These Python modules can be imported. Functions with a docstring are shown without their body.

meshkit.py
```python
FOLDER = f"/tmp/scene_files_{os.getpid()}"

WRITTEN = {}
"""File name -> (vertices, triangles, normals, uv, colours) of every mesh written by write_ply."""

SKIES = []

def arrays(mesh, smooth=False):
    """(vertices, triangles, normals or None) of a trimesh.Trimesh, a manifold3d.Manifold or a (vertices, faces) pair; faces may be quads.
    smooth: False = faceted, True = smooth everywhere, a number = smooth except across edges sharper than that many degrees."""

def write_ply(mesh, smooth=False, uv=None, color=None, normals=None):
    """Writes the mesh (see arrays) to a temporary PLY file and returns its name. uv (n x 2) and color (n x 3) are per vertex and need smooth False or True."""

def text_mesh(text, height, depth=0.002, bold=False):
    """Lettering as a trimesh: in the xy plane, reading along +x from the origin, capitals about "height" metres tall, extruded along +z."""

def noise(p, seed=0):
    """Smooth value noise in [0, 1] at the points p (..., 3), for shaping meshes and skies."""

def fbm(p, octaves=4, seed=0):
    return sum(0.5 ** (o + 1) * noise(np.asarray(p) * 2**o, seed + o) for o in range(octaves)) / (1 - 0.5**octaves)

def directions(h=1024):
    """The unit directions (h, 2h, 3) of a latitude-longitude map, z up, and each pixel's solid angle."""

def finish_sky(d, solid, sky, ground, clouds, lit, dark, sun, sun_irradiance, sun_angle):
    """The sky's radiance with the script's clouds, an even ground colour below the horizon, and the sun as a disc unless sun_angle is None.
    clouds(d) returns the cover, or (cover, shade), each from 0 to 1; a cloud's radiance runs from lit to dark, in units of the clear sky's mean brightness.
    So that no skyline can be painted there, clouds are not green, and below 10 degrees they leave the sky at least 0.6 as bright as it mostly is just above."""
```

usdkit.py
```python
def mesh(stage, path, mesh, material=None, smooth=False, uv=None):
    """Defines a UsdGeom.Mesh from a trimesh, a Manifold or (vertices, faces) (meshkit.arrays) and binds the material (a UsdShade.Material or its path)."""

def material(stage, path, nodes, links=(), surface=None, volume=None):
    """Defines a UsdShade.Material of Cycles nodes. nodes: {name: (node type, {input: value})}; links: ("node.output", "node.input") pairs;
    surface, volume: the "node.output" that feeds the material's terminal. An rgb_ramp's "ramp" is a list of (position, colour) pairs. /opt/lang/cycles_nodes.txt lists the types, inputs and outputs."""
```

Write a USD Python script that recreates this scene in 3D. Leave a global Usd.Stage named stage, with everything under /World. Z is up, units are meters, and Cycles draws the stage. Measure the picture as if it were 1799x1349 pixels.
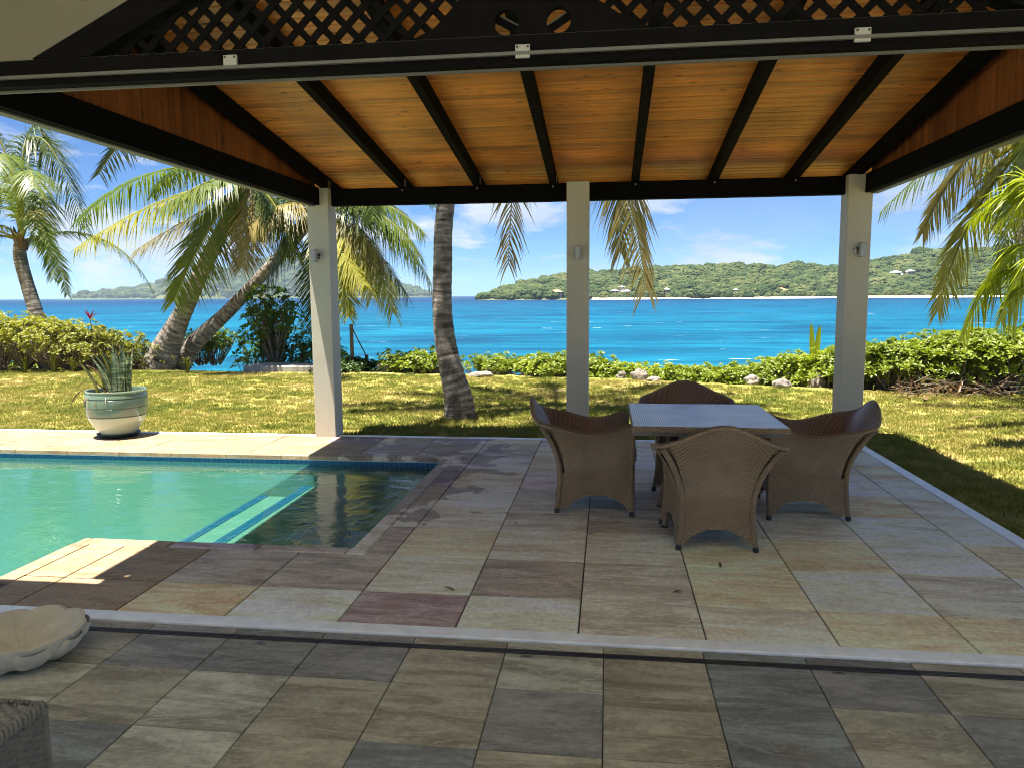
import math, random
import numpy as np
import trimesh, shapely
from shapely.geometry import Polygon, Point, LineString, box as sbox
import usdkit, meshkit
from pxr import Usd, UsdGeom, UsdLux, UsdShade, Gf, Sdf, Vt

random.seed(7)
rng = np.random.default_rng(7)
stage = Usd.Stage.CreateInMemory()
UsdGeom.SetStageUpAxis(stage, 'Z')
UsdGeom.SetStageMetersPerUnit(stage, 1.0)
UsdGeom.Xform.Define(stage, '/World')
UsdGeom.Scope.Define(stage, '/World/Looks')

# ------------------------------------------------------------------ camera
PW, PH, FPX = 1799.0, 1349.0, 1315.94
YAW, PITCH, ROLL, EYE = 0.1276, 0.1172, -0.0070, np.array([0, 0, 1.6])
FW = np.array([-math.sin(YAW) * math.cos(PITCH), math.cos(YAW) * math.cos(PITCH), -math.sin(PITCH)])
_r = np.array([math.cos(YAW), math.sin(YAW), 0.0]); _u = np.cross(_r, FW)
RT, UPV = _r * math.cos(ROLL) + _u * math.sin(ROLL), _u * math.cos(ROLL) - _r * math.sin(ROLL)
cam = UsdGeom.Camera.Define(stage, '/World/camera')
cam.AddTransformOp().Set(Gf.Matrix4d(*RT, 0, *UPV, 0, *(-FW), 0, *EYE, 1))
cam.CreateHorizontalApertureAttr(36.0); cam.CreateFocalLengthAttr(36.0 * FPX / PW)
cam.CreateVerticalApertureAttr(36.0 * 767 / 1024)
cam.CreateClippingRangeAttr(Gf.Vec2f(0.05, 60000.0))
cam.CreateExposureAttr(2.1)

# ------------------------------------------------------------------ sky and sun
SUN = np.array([-0.15, -0.14, 1.0]); SUN /= np.linalg.norm(SUN)
SUN_EL, SUN_ROT = math.asin(SUN[2]), math.atan2(SUN[0], SUN[1])
SKY_STRENGTH, SUN_INTENSITY = 0.05, 1.2
sky_mat = usdkit.material(stage, '/World/Looks/sky', {
    'sky': ('sky_texture', {'sky_type': 'single_scattering', 'sun_disc': False, 'sun_elevation': SUN_EL, 'sun_rotation': SUN_ROT,
                            'air_density': .5, 'aerosol_density': .05, 'ozone_density': 4.0}),
    'tc': ('texture_coordinate', {}),
    'sep': ('separate_xyz', {}),
    'm1': ('mapping', {'scale': (1.0, 1.0, 3.2)}),
    'n1': ('noise_texture', {'scale': 5.5, 'detail': 9, 'roughness': 0.62, 'distortion': 0.25}),
    'm2': ('mapping', {'scale': (1.0, 1.0, 2.6), 'location': (3.1, 1.7, 0.4)}),
    'n2': ('noise_texture', {'scale': 2.2, 'detail': 7, 'roughness': 0.55}),
    'r1': ('rgb_ramp', {'ramp': [(0.0, (0, 0, 0)), (0.475, (0, 0, 0)), (0.58, (.85, .85, .85)), (1, (.95, .95, .95))]}),
    'r2': ('rgb_ramp', {'ramp': [(0.0, (0, 0, 0)), (0.46, (0, 0, 0)), (0.64, (.45, .45, .45)), (1, (.5, .5, .5))]}),
    'alt': ('rgb_ramp', {'ramp': [(0, (.4, .4, .4)), (.03, (1, 1, 1)), (.14, (.9, .9, .9)), (.28, (.35, .35, .35)), (.6, (.3, .3, .3)), (1, (.2, .2, .2))]}),
    'mx': ('math', {'math_type': 'maximum'}),
    'mul': ('math', {'math_type': 'multiply'}),
    'shade': ('rgb_ramp', {'ramp': [(.35, (4.7, 4.8, 5.0)), (.62, (2.0, 2.6, 3.6))]}),
    'mix': ('mix_color', {'blend_type': 'mix'}),
    'tint': ('mix_color', {'blend_type': 'multiply', 'fac': 1.0, 'b': (.38, .62, .82)}),
    'bg': ('background_shader', {'strength': SKY_STRENGTH}),
}, [('tc.generated', 'm1.vector'), ('tc.generated', 'm2.vector'), ('tc.generated', 'sep.vector'), ('m1.vector', 'n1.vector'), ('m2.vector', 'n2.vector'),
    ('n1.fac', 'r1.fac'), ('n2.fac', 'r2.fac'), ('sep.z', 'alt.fac'), ('r1.color', 'mx.value1'), ('r2.color', 'mx.value2'),
    ('mx.value', 'mul.value1'), ('alt.color', 'mul.value2'), ('n2.fac', 'shade.fac'),
    ('mul.value', 'mix.fac'), ('sky.color', 'tint.a'), ('tint.result', 'mix.a'), ('shade.color', 'mix.b'), ('mix.result', 'bg.color')], surface='bg.background')
dome = UsdLux.DomeLight.Define(stage, '/World/sky')
UsdShade.MaterialBindingAPI.Apply(dome.GetPrim()).Bind(sky_mat)
dome.GetPrim().SetCustomDataByKey('kind', 'structure')
sun = UsdLux.DistantLight.Define(stage, '/World/sun')
sun.CreateNormalizeAttr(True); sun.CreateIntensityAttr(SUN_INTENSITY); sun.CreateAngleAttr(0.53); sun.CreateColorAttr(Gf.Vec3f(1.0, 0.93, 0.82))
_z = SUN; _x = np.cross([0, 1, 0], _z); _x /= np.linalg.norm(_x); _y = np.cross(_z, _x)
sun.AddTransformOp().Set(Gf.Matrix4d(*_x, 0, *_y, 0, *_z, 0, 0, 0, 50, 1))

# ------------------------------------------------------------------ pixel helpers: where a thing seen in the photograph stands
def ray(x, y):
    return FW + RT * ((x - PW / 2) / FPX) - UPV * ((y - PH / 2) / FPX)
def onZ(x, y, z=0.0):
    d = ray(x, y); return EYE + d * ((z - EYE[2]) / d[2])
def onY(x, y, Y):
    d = ray(x, y); return EYE + d * (Y / d[1])

# ------------------------------------------------------------------ mesh and prim helpers
class MB:
    def __init__(self):
        self.v, self.f, self.uv, self.n = [], [], [], 0
    def add(self, v, f, uv=None):
        v = np.asarray(v, float).reshape(-1, 3); f = np.asarray(f, int)
        if f.ndim == 2 and f.shape[1] == 4:
            f = np.vstack([f[:, [0, 1, 2]], f[:, [0, 2, 3]]])
        self.v.append(v); self.f.append(f + self.n); self.n += len(v)
        self.uv.append(np.zeros((len(v), 2)) if uv is None else np.asarray(uv, float)); return self
    def tm(self, m):
        return self.add(m.vertices, m.faces)
    def box(self, lo, hi, c=0.0):
        lo, hi = np.minimum(lo, hi).astype(float), np.maximum(lo, hi).astype(float)
        if c <= 0:
            m = trimesh.creation.box(bounds=[lo, hi]); return self.tm(m)
        c = min(c, .45 * (hi - lo).min())
        pts = []
        for sx in (0, 1):
            for sy in (0, 1):
                for sz in (0, 1):
                    p = np.where([sx, sy, sz], hi, lo); s = np.where([sx, sy, sz], -c, c)
                    for a in range(3):
                        q = p + s; q[a] = p[a]; pts.append(q)
        h = trimesh.Trimesh(np.array(pts)).convex_hull
        return self.tm(h)
    def beam(self, p, q, w, h, up=(0, 0, 1), c=0.0):
        """A bar from p to q, w wide and h deep, centred on the line."""
        p, q = np.asarray(p, float), np.asarray(q, float); d = q - p; L = np.linalg.norm(d); d /= L
        s = np.cross(d, up); s /= np.linalg.norm(s); u = np.cross(s, d)
        b = MB().box((0, -w / 2, -h / 2), (L, w / 2, h / 2), c)
        v = np.vstack(b.v); return self.add(p + v[:, :1] * d + v[:, 1:2] * (-s) + v[:, 2:] * u, np.vstack(b.f))
    def tube(self, pts, rad, n=8, cap=True):
        p = np.asarray(pts, float); r = np.broadcast_to(np.asarray(rad, float), (len(p),))
        t = np.gradient(p, axis=0); t /= np.linalg.norm(t, axis=1, keepdims=True) + 1e-12
        a = np.cross(t[0], [0, 0, 1.0] if abs(t[0, 2]) < .9 else [1.0, 0, 0]); A = []
        for k in range(len(p)):
            a = a - t[k] * (a @ t[k]); a /= np.linalg.norm(a) + 1e-12; A.append(a)
        A = np.array(A); B = np.cross(t, A); th = np.arange(n) * 2 * np.pi / n
        v = p[:, None] + r[:, None, None] * (np.cos(th)[None, :, None] * A[:, None] + np.sin(th)[None, :, None] * B[:, None])
        i, j = np.meshgrid(np.arange(len(p) - 1), np.arange(n), indexing='ij')
        f = np.stack([i * n + j, i * n + (j + 1) % n, (i + 1) * n + (j + 1) % n, (i + 1) * n + j], -1).reshape(-1, 4)
        L = np.concatenate([[0], np.cumsum(np.linalg.norm(np.diff(p, axis=0), axis=1))])
        uv = np.stack([np.broadcast_to(th * r.mean(), (len(p), n)), np.broadcast_to(L[:, None], (len(p), n))], -1).reshape(-1, 2)
        self.add(v.reshape(-1, 3), f, uv)
        if cap:
            k = len(p) - 1
            self.add(np.vstack([v[0], p[:1]]), [[(j + 1) % n, j, n] for j in range(n)])
            self.add(np.vstack([v[k], p[k:]]), [[j, (j + 1) % n, n] for j in range(n)])
        return self
    def lathe(self, prof, n=40, c=(0, 0, 0)):
        prof = np.asarray(prof, float); th = np.arange(n + 1) * 2 * np.pi / n
        v = np.stack([np.outer(prof[:, 0], np.cos(th)), np.outer(prof[:, 0], np.sin(th)), np.repeat(prof[:, 1:], n + 1, 1)], -1) + np.asarray(c)
        return self.grid(v)
    def grid(self, v, uv=None, flip=False):
        a, b = v.shape[:2]
        i, j = np.meshgrid(np.arange(a - 1), np.arange(b - 1), indexing='ij')
        f = np.stack([i * b + j, i * b + j + 1, (i + 1) * b + j + 1, (i + 1) * b + j], -1).reshape(-1, 4)
        if flip: f = f[:, ::-1]
        return self.add(v.reshape(-1, 3), f, None if uv is None else np.asarray(uv).reshape(-1, 2))
    def prism(self, poly, place, depth):
        """A flat shapely polygon (a, b) given depth along a third axis; place(abc) gives world points."""
        for g in getattr(poly, 'geoms', [poly]):
            if g.is_empty or g.area < 1e-6 or g.geom_type != 'Polygon': continue
            m = trimesh.creation.extrude_polygon(g, depth, engine='earcut')
            self.add(place(np.asarray(m.vertices)), m.faces)
        return self
    def moved(self, m4):
        v = np.vstack(self.v); v = v @ m4[:3, :3].T + m4[:3, 3]; o = MB(); o.add(v, np.vstack(self.f), np.vstack(self.uv)); return o
    def arr(self):
        return np.vstack(self.v), np.vstack(self.f), np.vstack(self.uv)

used = {}
def numbered(parent, name):
    k = used.get((parent, name), 0); used[(parent, name)] = k + 1
    return name if k == 0 else f'{name}_{k:03d}'
def meta(prim, label=None, cat=None, group=None, kind=None):
    for k, v in (('label', label), ('category', cat), ('group', group), ('kind', kind)):
        if v: prim.SetCustomDataByKey(k, v)
    return prim
def path_of(parent):
    return '/World' if parent is None else (parent if isinstance(parent, str) else str(parent.GetPath()))
def obj(name, mb, mat, parent=None, smooth=False, uv=False, **kw):
    pp = path_of(parent); path = f'{pp}/{numbered(pp, name)}'
    v, f, t = mb.arr()
    m = usdkit.mesh(stage, path, (v, f), mat, smooth=smooth, uv=t if uv and smooth in (False, True) else None)
    return meta(m.GetPrim(), **kw)
def thing(name, loc=(0, 0, 0), rz=0.0, **kw):
    path = f'/World/{numbered("/World", name)}'
    x = UsdGeom.Xform.Define(stage, path); x.AddTranslateOp().Set(Gf.Vec3d(*map(float, loc))); x.AddRotateZOp().Set(math.degrees(rz))
    return meta(x.GetPrim(), **kw)
def copy_of(root, loc, rz=0.0, scale=1.0, name=None, **kw):
    r = thing(name or root.GetName().rstrip('0123456789').rstrip('_'), loc, rz, **kw)
    if scale != 1.0: UsdGeom.Xformable(r).AddScaleOp().Set(Gf.Vec3f(*np.broadcast_to(scale, 3).astype(float).tolist()))
    r.GetReferences().AddInternalReference(root.GetPath()); r.SetInstanceable(True)
    return r

# ------------------------------------------------------------------ materials
LK = '/World/Looks/'
def mat(name, nodes, links, surface='p.BSDF', volume=None):
    return usdkit.material(stage, LK + name, nodes, links, surface=surface, volume=volume)
def plain(name, col, rough=.6, var=.12, scale=9.0, bump=.0, metallic=0.0, bscale=60.0, spec=.5, coat=0.0):
    c = np.array(col)
    nodes = {'g': ('geometry', {}), 'n': ('noise_texture', {'scale': scale, 'detail': 6, 'roughness': .6}),
             'r': ('rgb_ramp', {'ramp': [(.25, tuple(c * (1 - var))), (.75, tuple(np.minimum(c * (1 + var), .95)))]}),
             'p': ('principled_bsdf', {'roughness': rough, 'metallic': metallic, 'specular_ior_level': spec, 'coat_weight': coat})}
    links = [('g.position', 'n.vector'), ('n.fac', 'r.fac'), ('r.color', 'p.base_color')]
    if bump:
        nodes['n2'] = ('noise_texture', {'scale': bscale, 'detail': 4}); nodes['b'] = ('bump', {'strength': bump, 'distance': .01})
        links += [('g.position', 'n2.vector'), ('n2.fac', 'b.height'), ('b.normal', 'p.normal')]
    return mat(name, nodes, links)
M = {}
M['black_paint'] = plain('black_paint', (.004, .0037, .0036), .85, .3, 14, .05, spec=.06)
M['cream_paint'] = plain('cream_paint', (.42, .395, .315), .55, .06, 3.0, .12, bscale=35)
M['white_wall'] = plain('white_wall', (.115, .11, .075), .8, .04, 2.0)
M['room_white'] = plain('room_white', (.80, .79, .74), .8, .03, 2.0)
M['white_strip'] = plain('white_strip', (.74, .75, .77), .3, .16, 11, .12, bscale=25, spec=.7)
M['track_metal'] = plain('track_metal', (.10, .10, .10), .4, .2, 20, metallic=.6)
M['dark_track'] = plain('dark_track', (.015, .015, .018), .6, .2, 20)
M['steel'] = plain('steel', (.26, .245, .225), .32, .1, 20, metallic=1.0)
M['grey_trim'] = plain('grey_trim', (.085, .084, .072), .5, .1, 12)
M['plate'] = plain('plate', (.27, .27, .24), .45, .06, 30)
M['grout'] = plain('grout', (.10, .085, .07), .95, .25, 20)
M['slab_concrete'] = plain('slab_concrete', (.33, .31, .29), .9, .2, 6, .3)
M['rubber'] = plain('rubber', (.02, .018, .017), .7, .2, 30)
M['saucer'] = plain('saucer', (.018, .024, .02), .35, .3, 20)
M['soil'] = plain('soil', (.05, .035, .02), .95, .4, 40, .6)
M['cushion'] = plain('cushion', (.24, .215, .18), .9, .1, 30, .2, bscale=300)
M['rope'] = plain('rope', (.14, .12, .10), .9, .2, 40)
M['post_wood'] = plain('post_wood', (.12, .09, .07), .9, .3, 15)
M['rock'] = plain('rock', (.20, .175, .15), .95, .4, 5, .8, bscale=14)
M['sand'] = plain('sand', (.62, .55, .44), .95, .08, .05)
M['roof_metal'] = plain('roof_metal', (.10, .10, .10), .5, .1, 2)
M['roof_white'] = plain('roof_white', (.75, .76, .74), .6, .06, 1)
M['roof_rust'] = plain('roof_rust', (.36, .20, .10), .8, .15, 1)
M['roof_green'] = plain('roof_green', (.30, .44, .30), .7, .1, 1)
M['far_wall'] = plain('far_wall', (.42, .36, .28), .8, .12, 1)
M['far_dark'] = plain('far_dark', (.03, .03, .03), .5, .1, 1)
M['bowl'] = plain('bowl', (.50, .44, .335), .85, .16, 9, .35, bscale=70)
M['pot_green'] = plain('pot_green', (.13, .19, .125), .2, .14, 9, coat=.5)
M['pot_dark'] = plain('pot_dark', (.06, .09, .06), .25, .12, 9, coat=.5)
M['pot_pale'] = plain('pot_pale', (.36, .40, .28), .22, .06, 5, coat=.5)

def wood(name, col, axis):
    """Varnished pine: grain along one axis, knots, each board its own tone."""
    c = np.array(col); sc = [22.0, 22.0, 22.0]; sc[axis] = 1.3
    ks = [14.0, 14.0, 14.0]; ks[axis] = 4.0
    return mat(name, {
        'g': ('geometry', {}), 'oi': ('object_info', {}), 'off': ('vector_math', {'math_type': 'scale', 'vector1': (13.1, 7.7, 3.3)}), 'ad': ('vector_math', {'math_type': 'add'}),
        'm': ('mapping', {'scale': tuple(sc)}), 'n': ('noise_texture', {'scale': 1.0, 'detail': 7, 'roughness': .65, 'distortion': .6}),
        'r': ('rgb_ramp', {'ramp': [(.28, tuple(c * .5)), (.5, tuple(c)), (.75, tuple(np.minimum(c * 1.35, .9)))]}),
        'mk': ('mapping', {'scale': tuple(ks)}), 'k': ('voronoi_texture', {'scale': 1.0, 'randomness': 1.0}),
        'kr': ('rgb_ramp', {'ramp': [(.07, (.10, .08, .06)), (.17, (1, 1, 1))]}),
        'mm': ('mix', {'mix_type': 'multiply', 'fac': 1.0}),
        'mb': ('noise_texture', {'scale': 1.7, 'detail': 4}), 'mr': ('rgb_ramp', {'ramp': [(.35, (.62, .56, .5)), (.62, (1.1, 1.1, 1.1))]}),
        'mm3': ('mix', {'mix_type': 'multiply', 'fac': .8}),
        'tr': ('map_range', {'from_min': 0, 'from_max': 1, 'to_min': .72, 'to_max': 1.2}), 'h': ('hsv', {'hue': .5, 'saturation': 1.0, 'fac': 1.0}),
        'b': ('bump', {'strength': .25, 'distance': .004}),
        'p': ('principled_bsdf', {'roughness': .45, 'specular_ior_level': .4, 'coat_weight': .08, 'coat_roughness': .3})},
        [('oi.random', 'off.scale'), ('g.position', 'ad.vector1'), ('off.vector', 'ad.vector2'), ('ad.vector', 'm.vector'), ('m.vector', 'n.vector'), ('n.fac', 'r.fac'),
         ('ad.vector', 'mk.vector'), ('mk.vector', 'k.vector'), ('k.distance', 'kr.fac'), ('r.color', 'mm.color1'), ('kr.color', 'mm.color2'),
         ('g.position', 'mb.vector'), ('mb.fac', 'mr.fac'), ('mm.color', 'mm3.color1'), ('mr.color', 'mm3.color2'),
         ('oi.random', 'tr.value'), ('tr.result', 'h.value'), ('mm3.color', 'h.color'), ('h.color', 'p.base_color'), ('n.fac', 'b.height'), ('b.normal', 'p.normal')])
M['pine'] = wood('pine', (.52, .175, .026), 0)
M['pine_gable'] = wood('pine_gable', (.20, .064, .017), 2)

def stone(name, c1, c2, ang, wet, stain=(.30, .17, .08), stain_amt=.35, rough=.62, vein=.45):
    """Riven sandstone: bedding streaks in two tones, rusty stains; wet patches beside the pool where wet is set."""
    c1, c2 = np.array(c1), np.array(c2)
    nodes = {
        'g': ('geometry', {}), 'oi': ('object_info', {}), 'off': ('vector_math', {'math_type': 'scale', 'vector1': (31.0, 17.0, 5.0)}), 'ad': ('vector_math', {'math_type': 'add'}),
        'm': ('mapping', {'rotation': (0, 0, ang), 'scale': (1.6, 7.0, 1.0)}), 'n': ('noise_texture', {'scale': 1.0, 'detail': 8, 'roughness': .62, 'distortion': .9}),
        'r': ('rgb_ramp', {'ramp': [(.30, tuple(c1 * .68)), (.46, tuple(c1)), (.60, tuple(np.minimum(c2 * 1.12, .72)))]}),
        'n2': ('noise_texture', {'scale': 2.2, 'detail': 5, 'roughness': .55}), 'r2': ('rgb_ramp', {'ramp': [(.52, (0, 0, 0)), (.72, (stain_amt,) * 3)]}),
        'mx': ('mix', {'mix_type': 'mix', 'color2': stain}),
        'n3': ('noise_texture', {'scale': 34.0, 'detail': 5, 'roughness': .7}), 'r3': ('rgb_ramp', {'ramp': [(.3, (.78, .78, .79)), (.5, (.99, .99, .99)), (.68, (1.16, 1.16, 1.15))]}),
        'mv': ('mapping', {'rotation': (0, 0, ang + .35), 'scale': (1.1, 6.5, 1.0), 'location': (4.0, 9.0, 0)}), 'nv': ('noise_texture', {'scale': 1.3, 'detail': 9, 'roughness': .66, 'distortion': 1.4}),
        'rv': ('rgb_ramp', {'ramp': [(.485, (0, 0, 0)), (.503, (vein, vein, vein)), (.512, (vein, vein, vein)), (.535, (0, 0, 0))]}), 'mxv': ('mix', {'mix_type': 'mix', 'color2': tuple(np.minimum(c2 * 1.45, .8))}),
        'mm': ('mix', {'mix_type': 'multiply', 'fac': 1.0}),
        'ba': ('math', {'math_type': 'multiply_add', 'value2': .5}),
        'b': ('bump', {'strength': .8, 'distance': .009}),
        'p': ('principled_bsdf', {'roughness': rough, 'specular_ior_level': .35})}
    links = [('oi.random', 'off.scale'), ('g.position', 'ad.vector1'), ('off.vector', 'ad.vector2'), ('ad.vector', 'm.vector'), ('m.vector', 'n.vector'), ('n.fac', 'r.fac'),
             ('ad.vector', 'n2.vector'), ('n2.fac', 'r2.fac'), ('r2.color', 'mx.fac'), ('r.color', 'mx.color1'), ('ad.vector', 'n3.vector'), ('n3.fac', 'r3.fac'),
             ('ad.vector', 'mv.vector'), ('mv.vector', 'nv.vector'), ('nv.fac', 'rv.fac'), ('rv.color', 'mxv.fac'), ('mx.color', 'mxv.color1'), ('mxv.color', 'mm.color1'), ('r3.color', 'mm.color2'), ('n3.fac', 'ba.value1'), ('n.fac', 'ba.value3'), ('ba.value', 'b.height'), ('b.normal', 'p.normal')]
    if wet:
        nodes.update({'sx': ('separate_xyz', {}), 'dx': ('map_range', {'from_min': -1.6, 'from_max': -.1, 'to_min': .16, 'to_max': -.3, 'clamp': True}),
                      'dy': ('map_range', {'from_min': 4.7, 'from_max': 5.3, 'to_min': -.35, 'to_max': 0, 'clamp': True}),
                      'wn': ('noise_texture', {'scale': 2.3, 'detail': 4, 'roughness': .5, 'distortion': .7}), 's1': ('math', {'math_type': 'add'}), 's2': ('math', {'math_type': 'add'}),
                      'wr': ('map_range', {'range_type': 'smoothstep', 'from_min': .53, 'from_max': .57, 'to_min': 0, 'to_max': 1, 'clamp': True}),
                      'wm': ('mix', {'mix_type': 'multiply', 'color2': (.52, .47, .45)}), 'wg': ('map_range', {'to_min': rough, 'to_max': .58})})
        links += [('g.position', 'sx.vector'), ('sx.x', 'dx.value'), ('sx.y', 'dy.value'), ('g.position', 'wn.vector'), ('wn.fac', 's1.value1'), ('dx.result', 's1.value2'),
                  ('s1.value', 's2.value1'), ('dy.result', 's2.value2'), ('s2.value', 'wr.value'), ('wr.result', 'wm.fac'), ('mm.color', 'wm.color1'), ('wm.color', 'p.base_color'),
                  ('wr.result', 'wg.value'), ('wg.result', 'p.roughness')]
    else:
        links.append(('mm.color', 'p.base_color'))
    return mat(name, nodes, links)
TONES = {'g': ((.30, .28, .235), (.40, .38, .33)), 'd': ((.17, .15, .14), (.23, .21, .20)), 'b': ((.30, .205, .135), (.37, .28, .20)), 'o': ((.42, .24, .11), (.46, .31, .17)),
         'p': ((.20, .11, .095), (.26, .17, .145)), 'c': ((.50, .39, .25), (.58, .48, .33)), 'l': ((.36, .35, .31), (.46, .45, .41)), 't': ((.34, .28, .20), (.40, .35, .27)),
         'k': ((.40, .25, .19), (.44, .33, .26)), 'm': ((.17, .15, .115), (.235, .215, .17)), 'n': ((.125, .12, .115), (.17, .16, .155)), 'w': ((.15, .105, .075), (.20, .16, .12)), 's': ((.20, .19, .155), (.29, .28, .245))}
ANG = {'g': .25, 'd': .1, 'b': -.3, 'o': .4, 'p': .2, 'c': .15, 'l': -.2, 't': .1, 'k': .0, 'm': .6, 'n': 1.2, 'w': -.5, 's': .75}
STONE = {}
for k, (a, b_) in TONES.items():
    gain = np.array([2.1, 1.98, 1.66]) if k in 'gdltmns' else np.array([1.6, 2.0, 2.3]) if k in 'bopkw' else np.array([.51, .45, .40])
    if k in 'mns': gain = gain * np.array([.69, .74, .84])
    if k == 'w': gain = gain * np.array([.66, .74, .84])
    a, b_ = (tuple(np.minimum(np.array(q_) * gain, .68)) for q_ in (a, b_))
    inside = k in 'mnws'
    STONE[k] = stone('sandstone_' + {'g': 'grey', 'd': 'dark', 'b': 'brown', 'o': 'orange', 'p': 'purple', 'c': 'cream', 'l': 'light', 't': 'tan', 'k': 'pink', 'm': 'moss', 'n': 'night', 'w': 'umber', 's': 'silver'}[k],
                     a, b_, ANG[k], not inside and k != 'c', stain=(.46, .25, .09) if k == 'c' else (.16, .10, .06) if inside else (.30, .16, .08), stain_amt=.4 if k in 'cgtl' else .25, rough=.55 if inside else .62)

def weave(name, c1, c2, pitch, rough=.5, spec=.5, depth=.003, rot=0.0):
    """Twill-woven strands: raised diagonal cells in the surface's own coordinates (metres)."""
    k = 1.0 / pitch
    return mat(name, {
        'uv': ('uvmap', {'attribute': 'st'}), 'm': ('mapping', {'scale': (k, k, k), 'rotation': (0, 0, rot)}), 'sx': ('separate_xyz', {}),
        'fx': ('math', {'math_type': 'floor'}), 'hf': ('math', {'math_type': 'multiply', 'value2': .5}), 'sy': ('math', {'math_type': 'add'}),
        's1': ('math', {'math_type': 'multiply', 'value2': math.pi}), 's2': ('math', {'math_type': 'multiply', 'value2': math.pi}),
        'si1': ('math', {'math_type': 'sine'}), 'si2': ('math', {'math_type': 'sine'}), 'a1': ('math', {'math_type': 'absolute'}), 'a2': ('math', {'math_type': 'absolute'}),
        'h': ('math', {'math_type': 'multiply'}), 'n': ('noise_texture', {'scale': 4.0, 'detail': 5}), 'g': ('geometry', {}),
        'r': ('rgb_ramp', {'ramp': [(0, tuple(np.array(c1) * .45)), (.35, c1), (1, c2)]}), 'r2': ('rgb_ramp', {'ramp': [(.3, (.8, .78, .74)), (.7, (1.12, 1.1, 1.08))]}),
        'mm': ('mix', {'mix_type': 'multiply', 'fac': 1.0}), 'b': ('bump', {'strength': 1.0, 'distance': depth}),
        'p': ('principled_bsdf', {'roughness': rough, 'specular_ior_level': spec})},
        [('uv.UV', 'm.vector'), ('m.vector', 'sx.vector'), ('sx.x', 'fx.value1'), ('fx.value', 'hf.value1'), ('hf.value', 'sy.value1'), ('sx.y', 'sy.value2'),
         ('sx.x', 's1.value1'), ('sy.value', 's2.value1'), ('s1.value', 'si1.value1'), ('s2.value', 'si2.value1'), ('si1.value', 'a1.value1'), ('si2.value', 'a2.value1'),
         ('a1.value', 'h.value1'), ('a2.value', 'h.value2'), ('h.value', 'r.fac'), ('g.position', 'n.vector'), ('n.fac', 'r2.fac'), ('r.color', 'mm.color1'), ('r2.color', 'mm.color2'),
         ('mm.color', 'p.base_color'), ('h.value', 'b.height'), ('b.normal', 'p.normal')])
M['wicker'] = weave('wicker', (.22, .145, .08), (.315, .22, .135), .0135, depth=.0026, rot=.62)
M['wicker_inner'] = weave('wicker_inner', (.19, .11, .07), (.29, .18, .115), .015, depth=.0015, rot=.62)
M['wicker_top'] = weave('wicker_top', (.50, .49, .46), (.70, .69, .66), .014, rough=.22, spec=1.0, depth=.0008)
M['wicker_grey'] = plain('wicker_grey', (.12, .11, .09), .38, .25, 30, .2, bscale=200)

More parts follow.
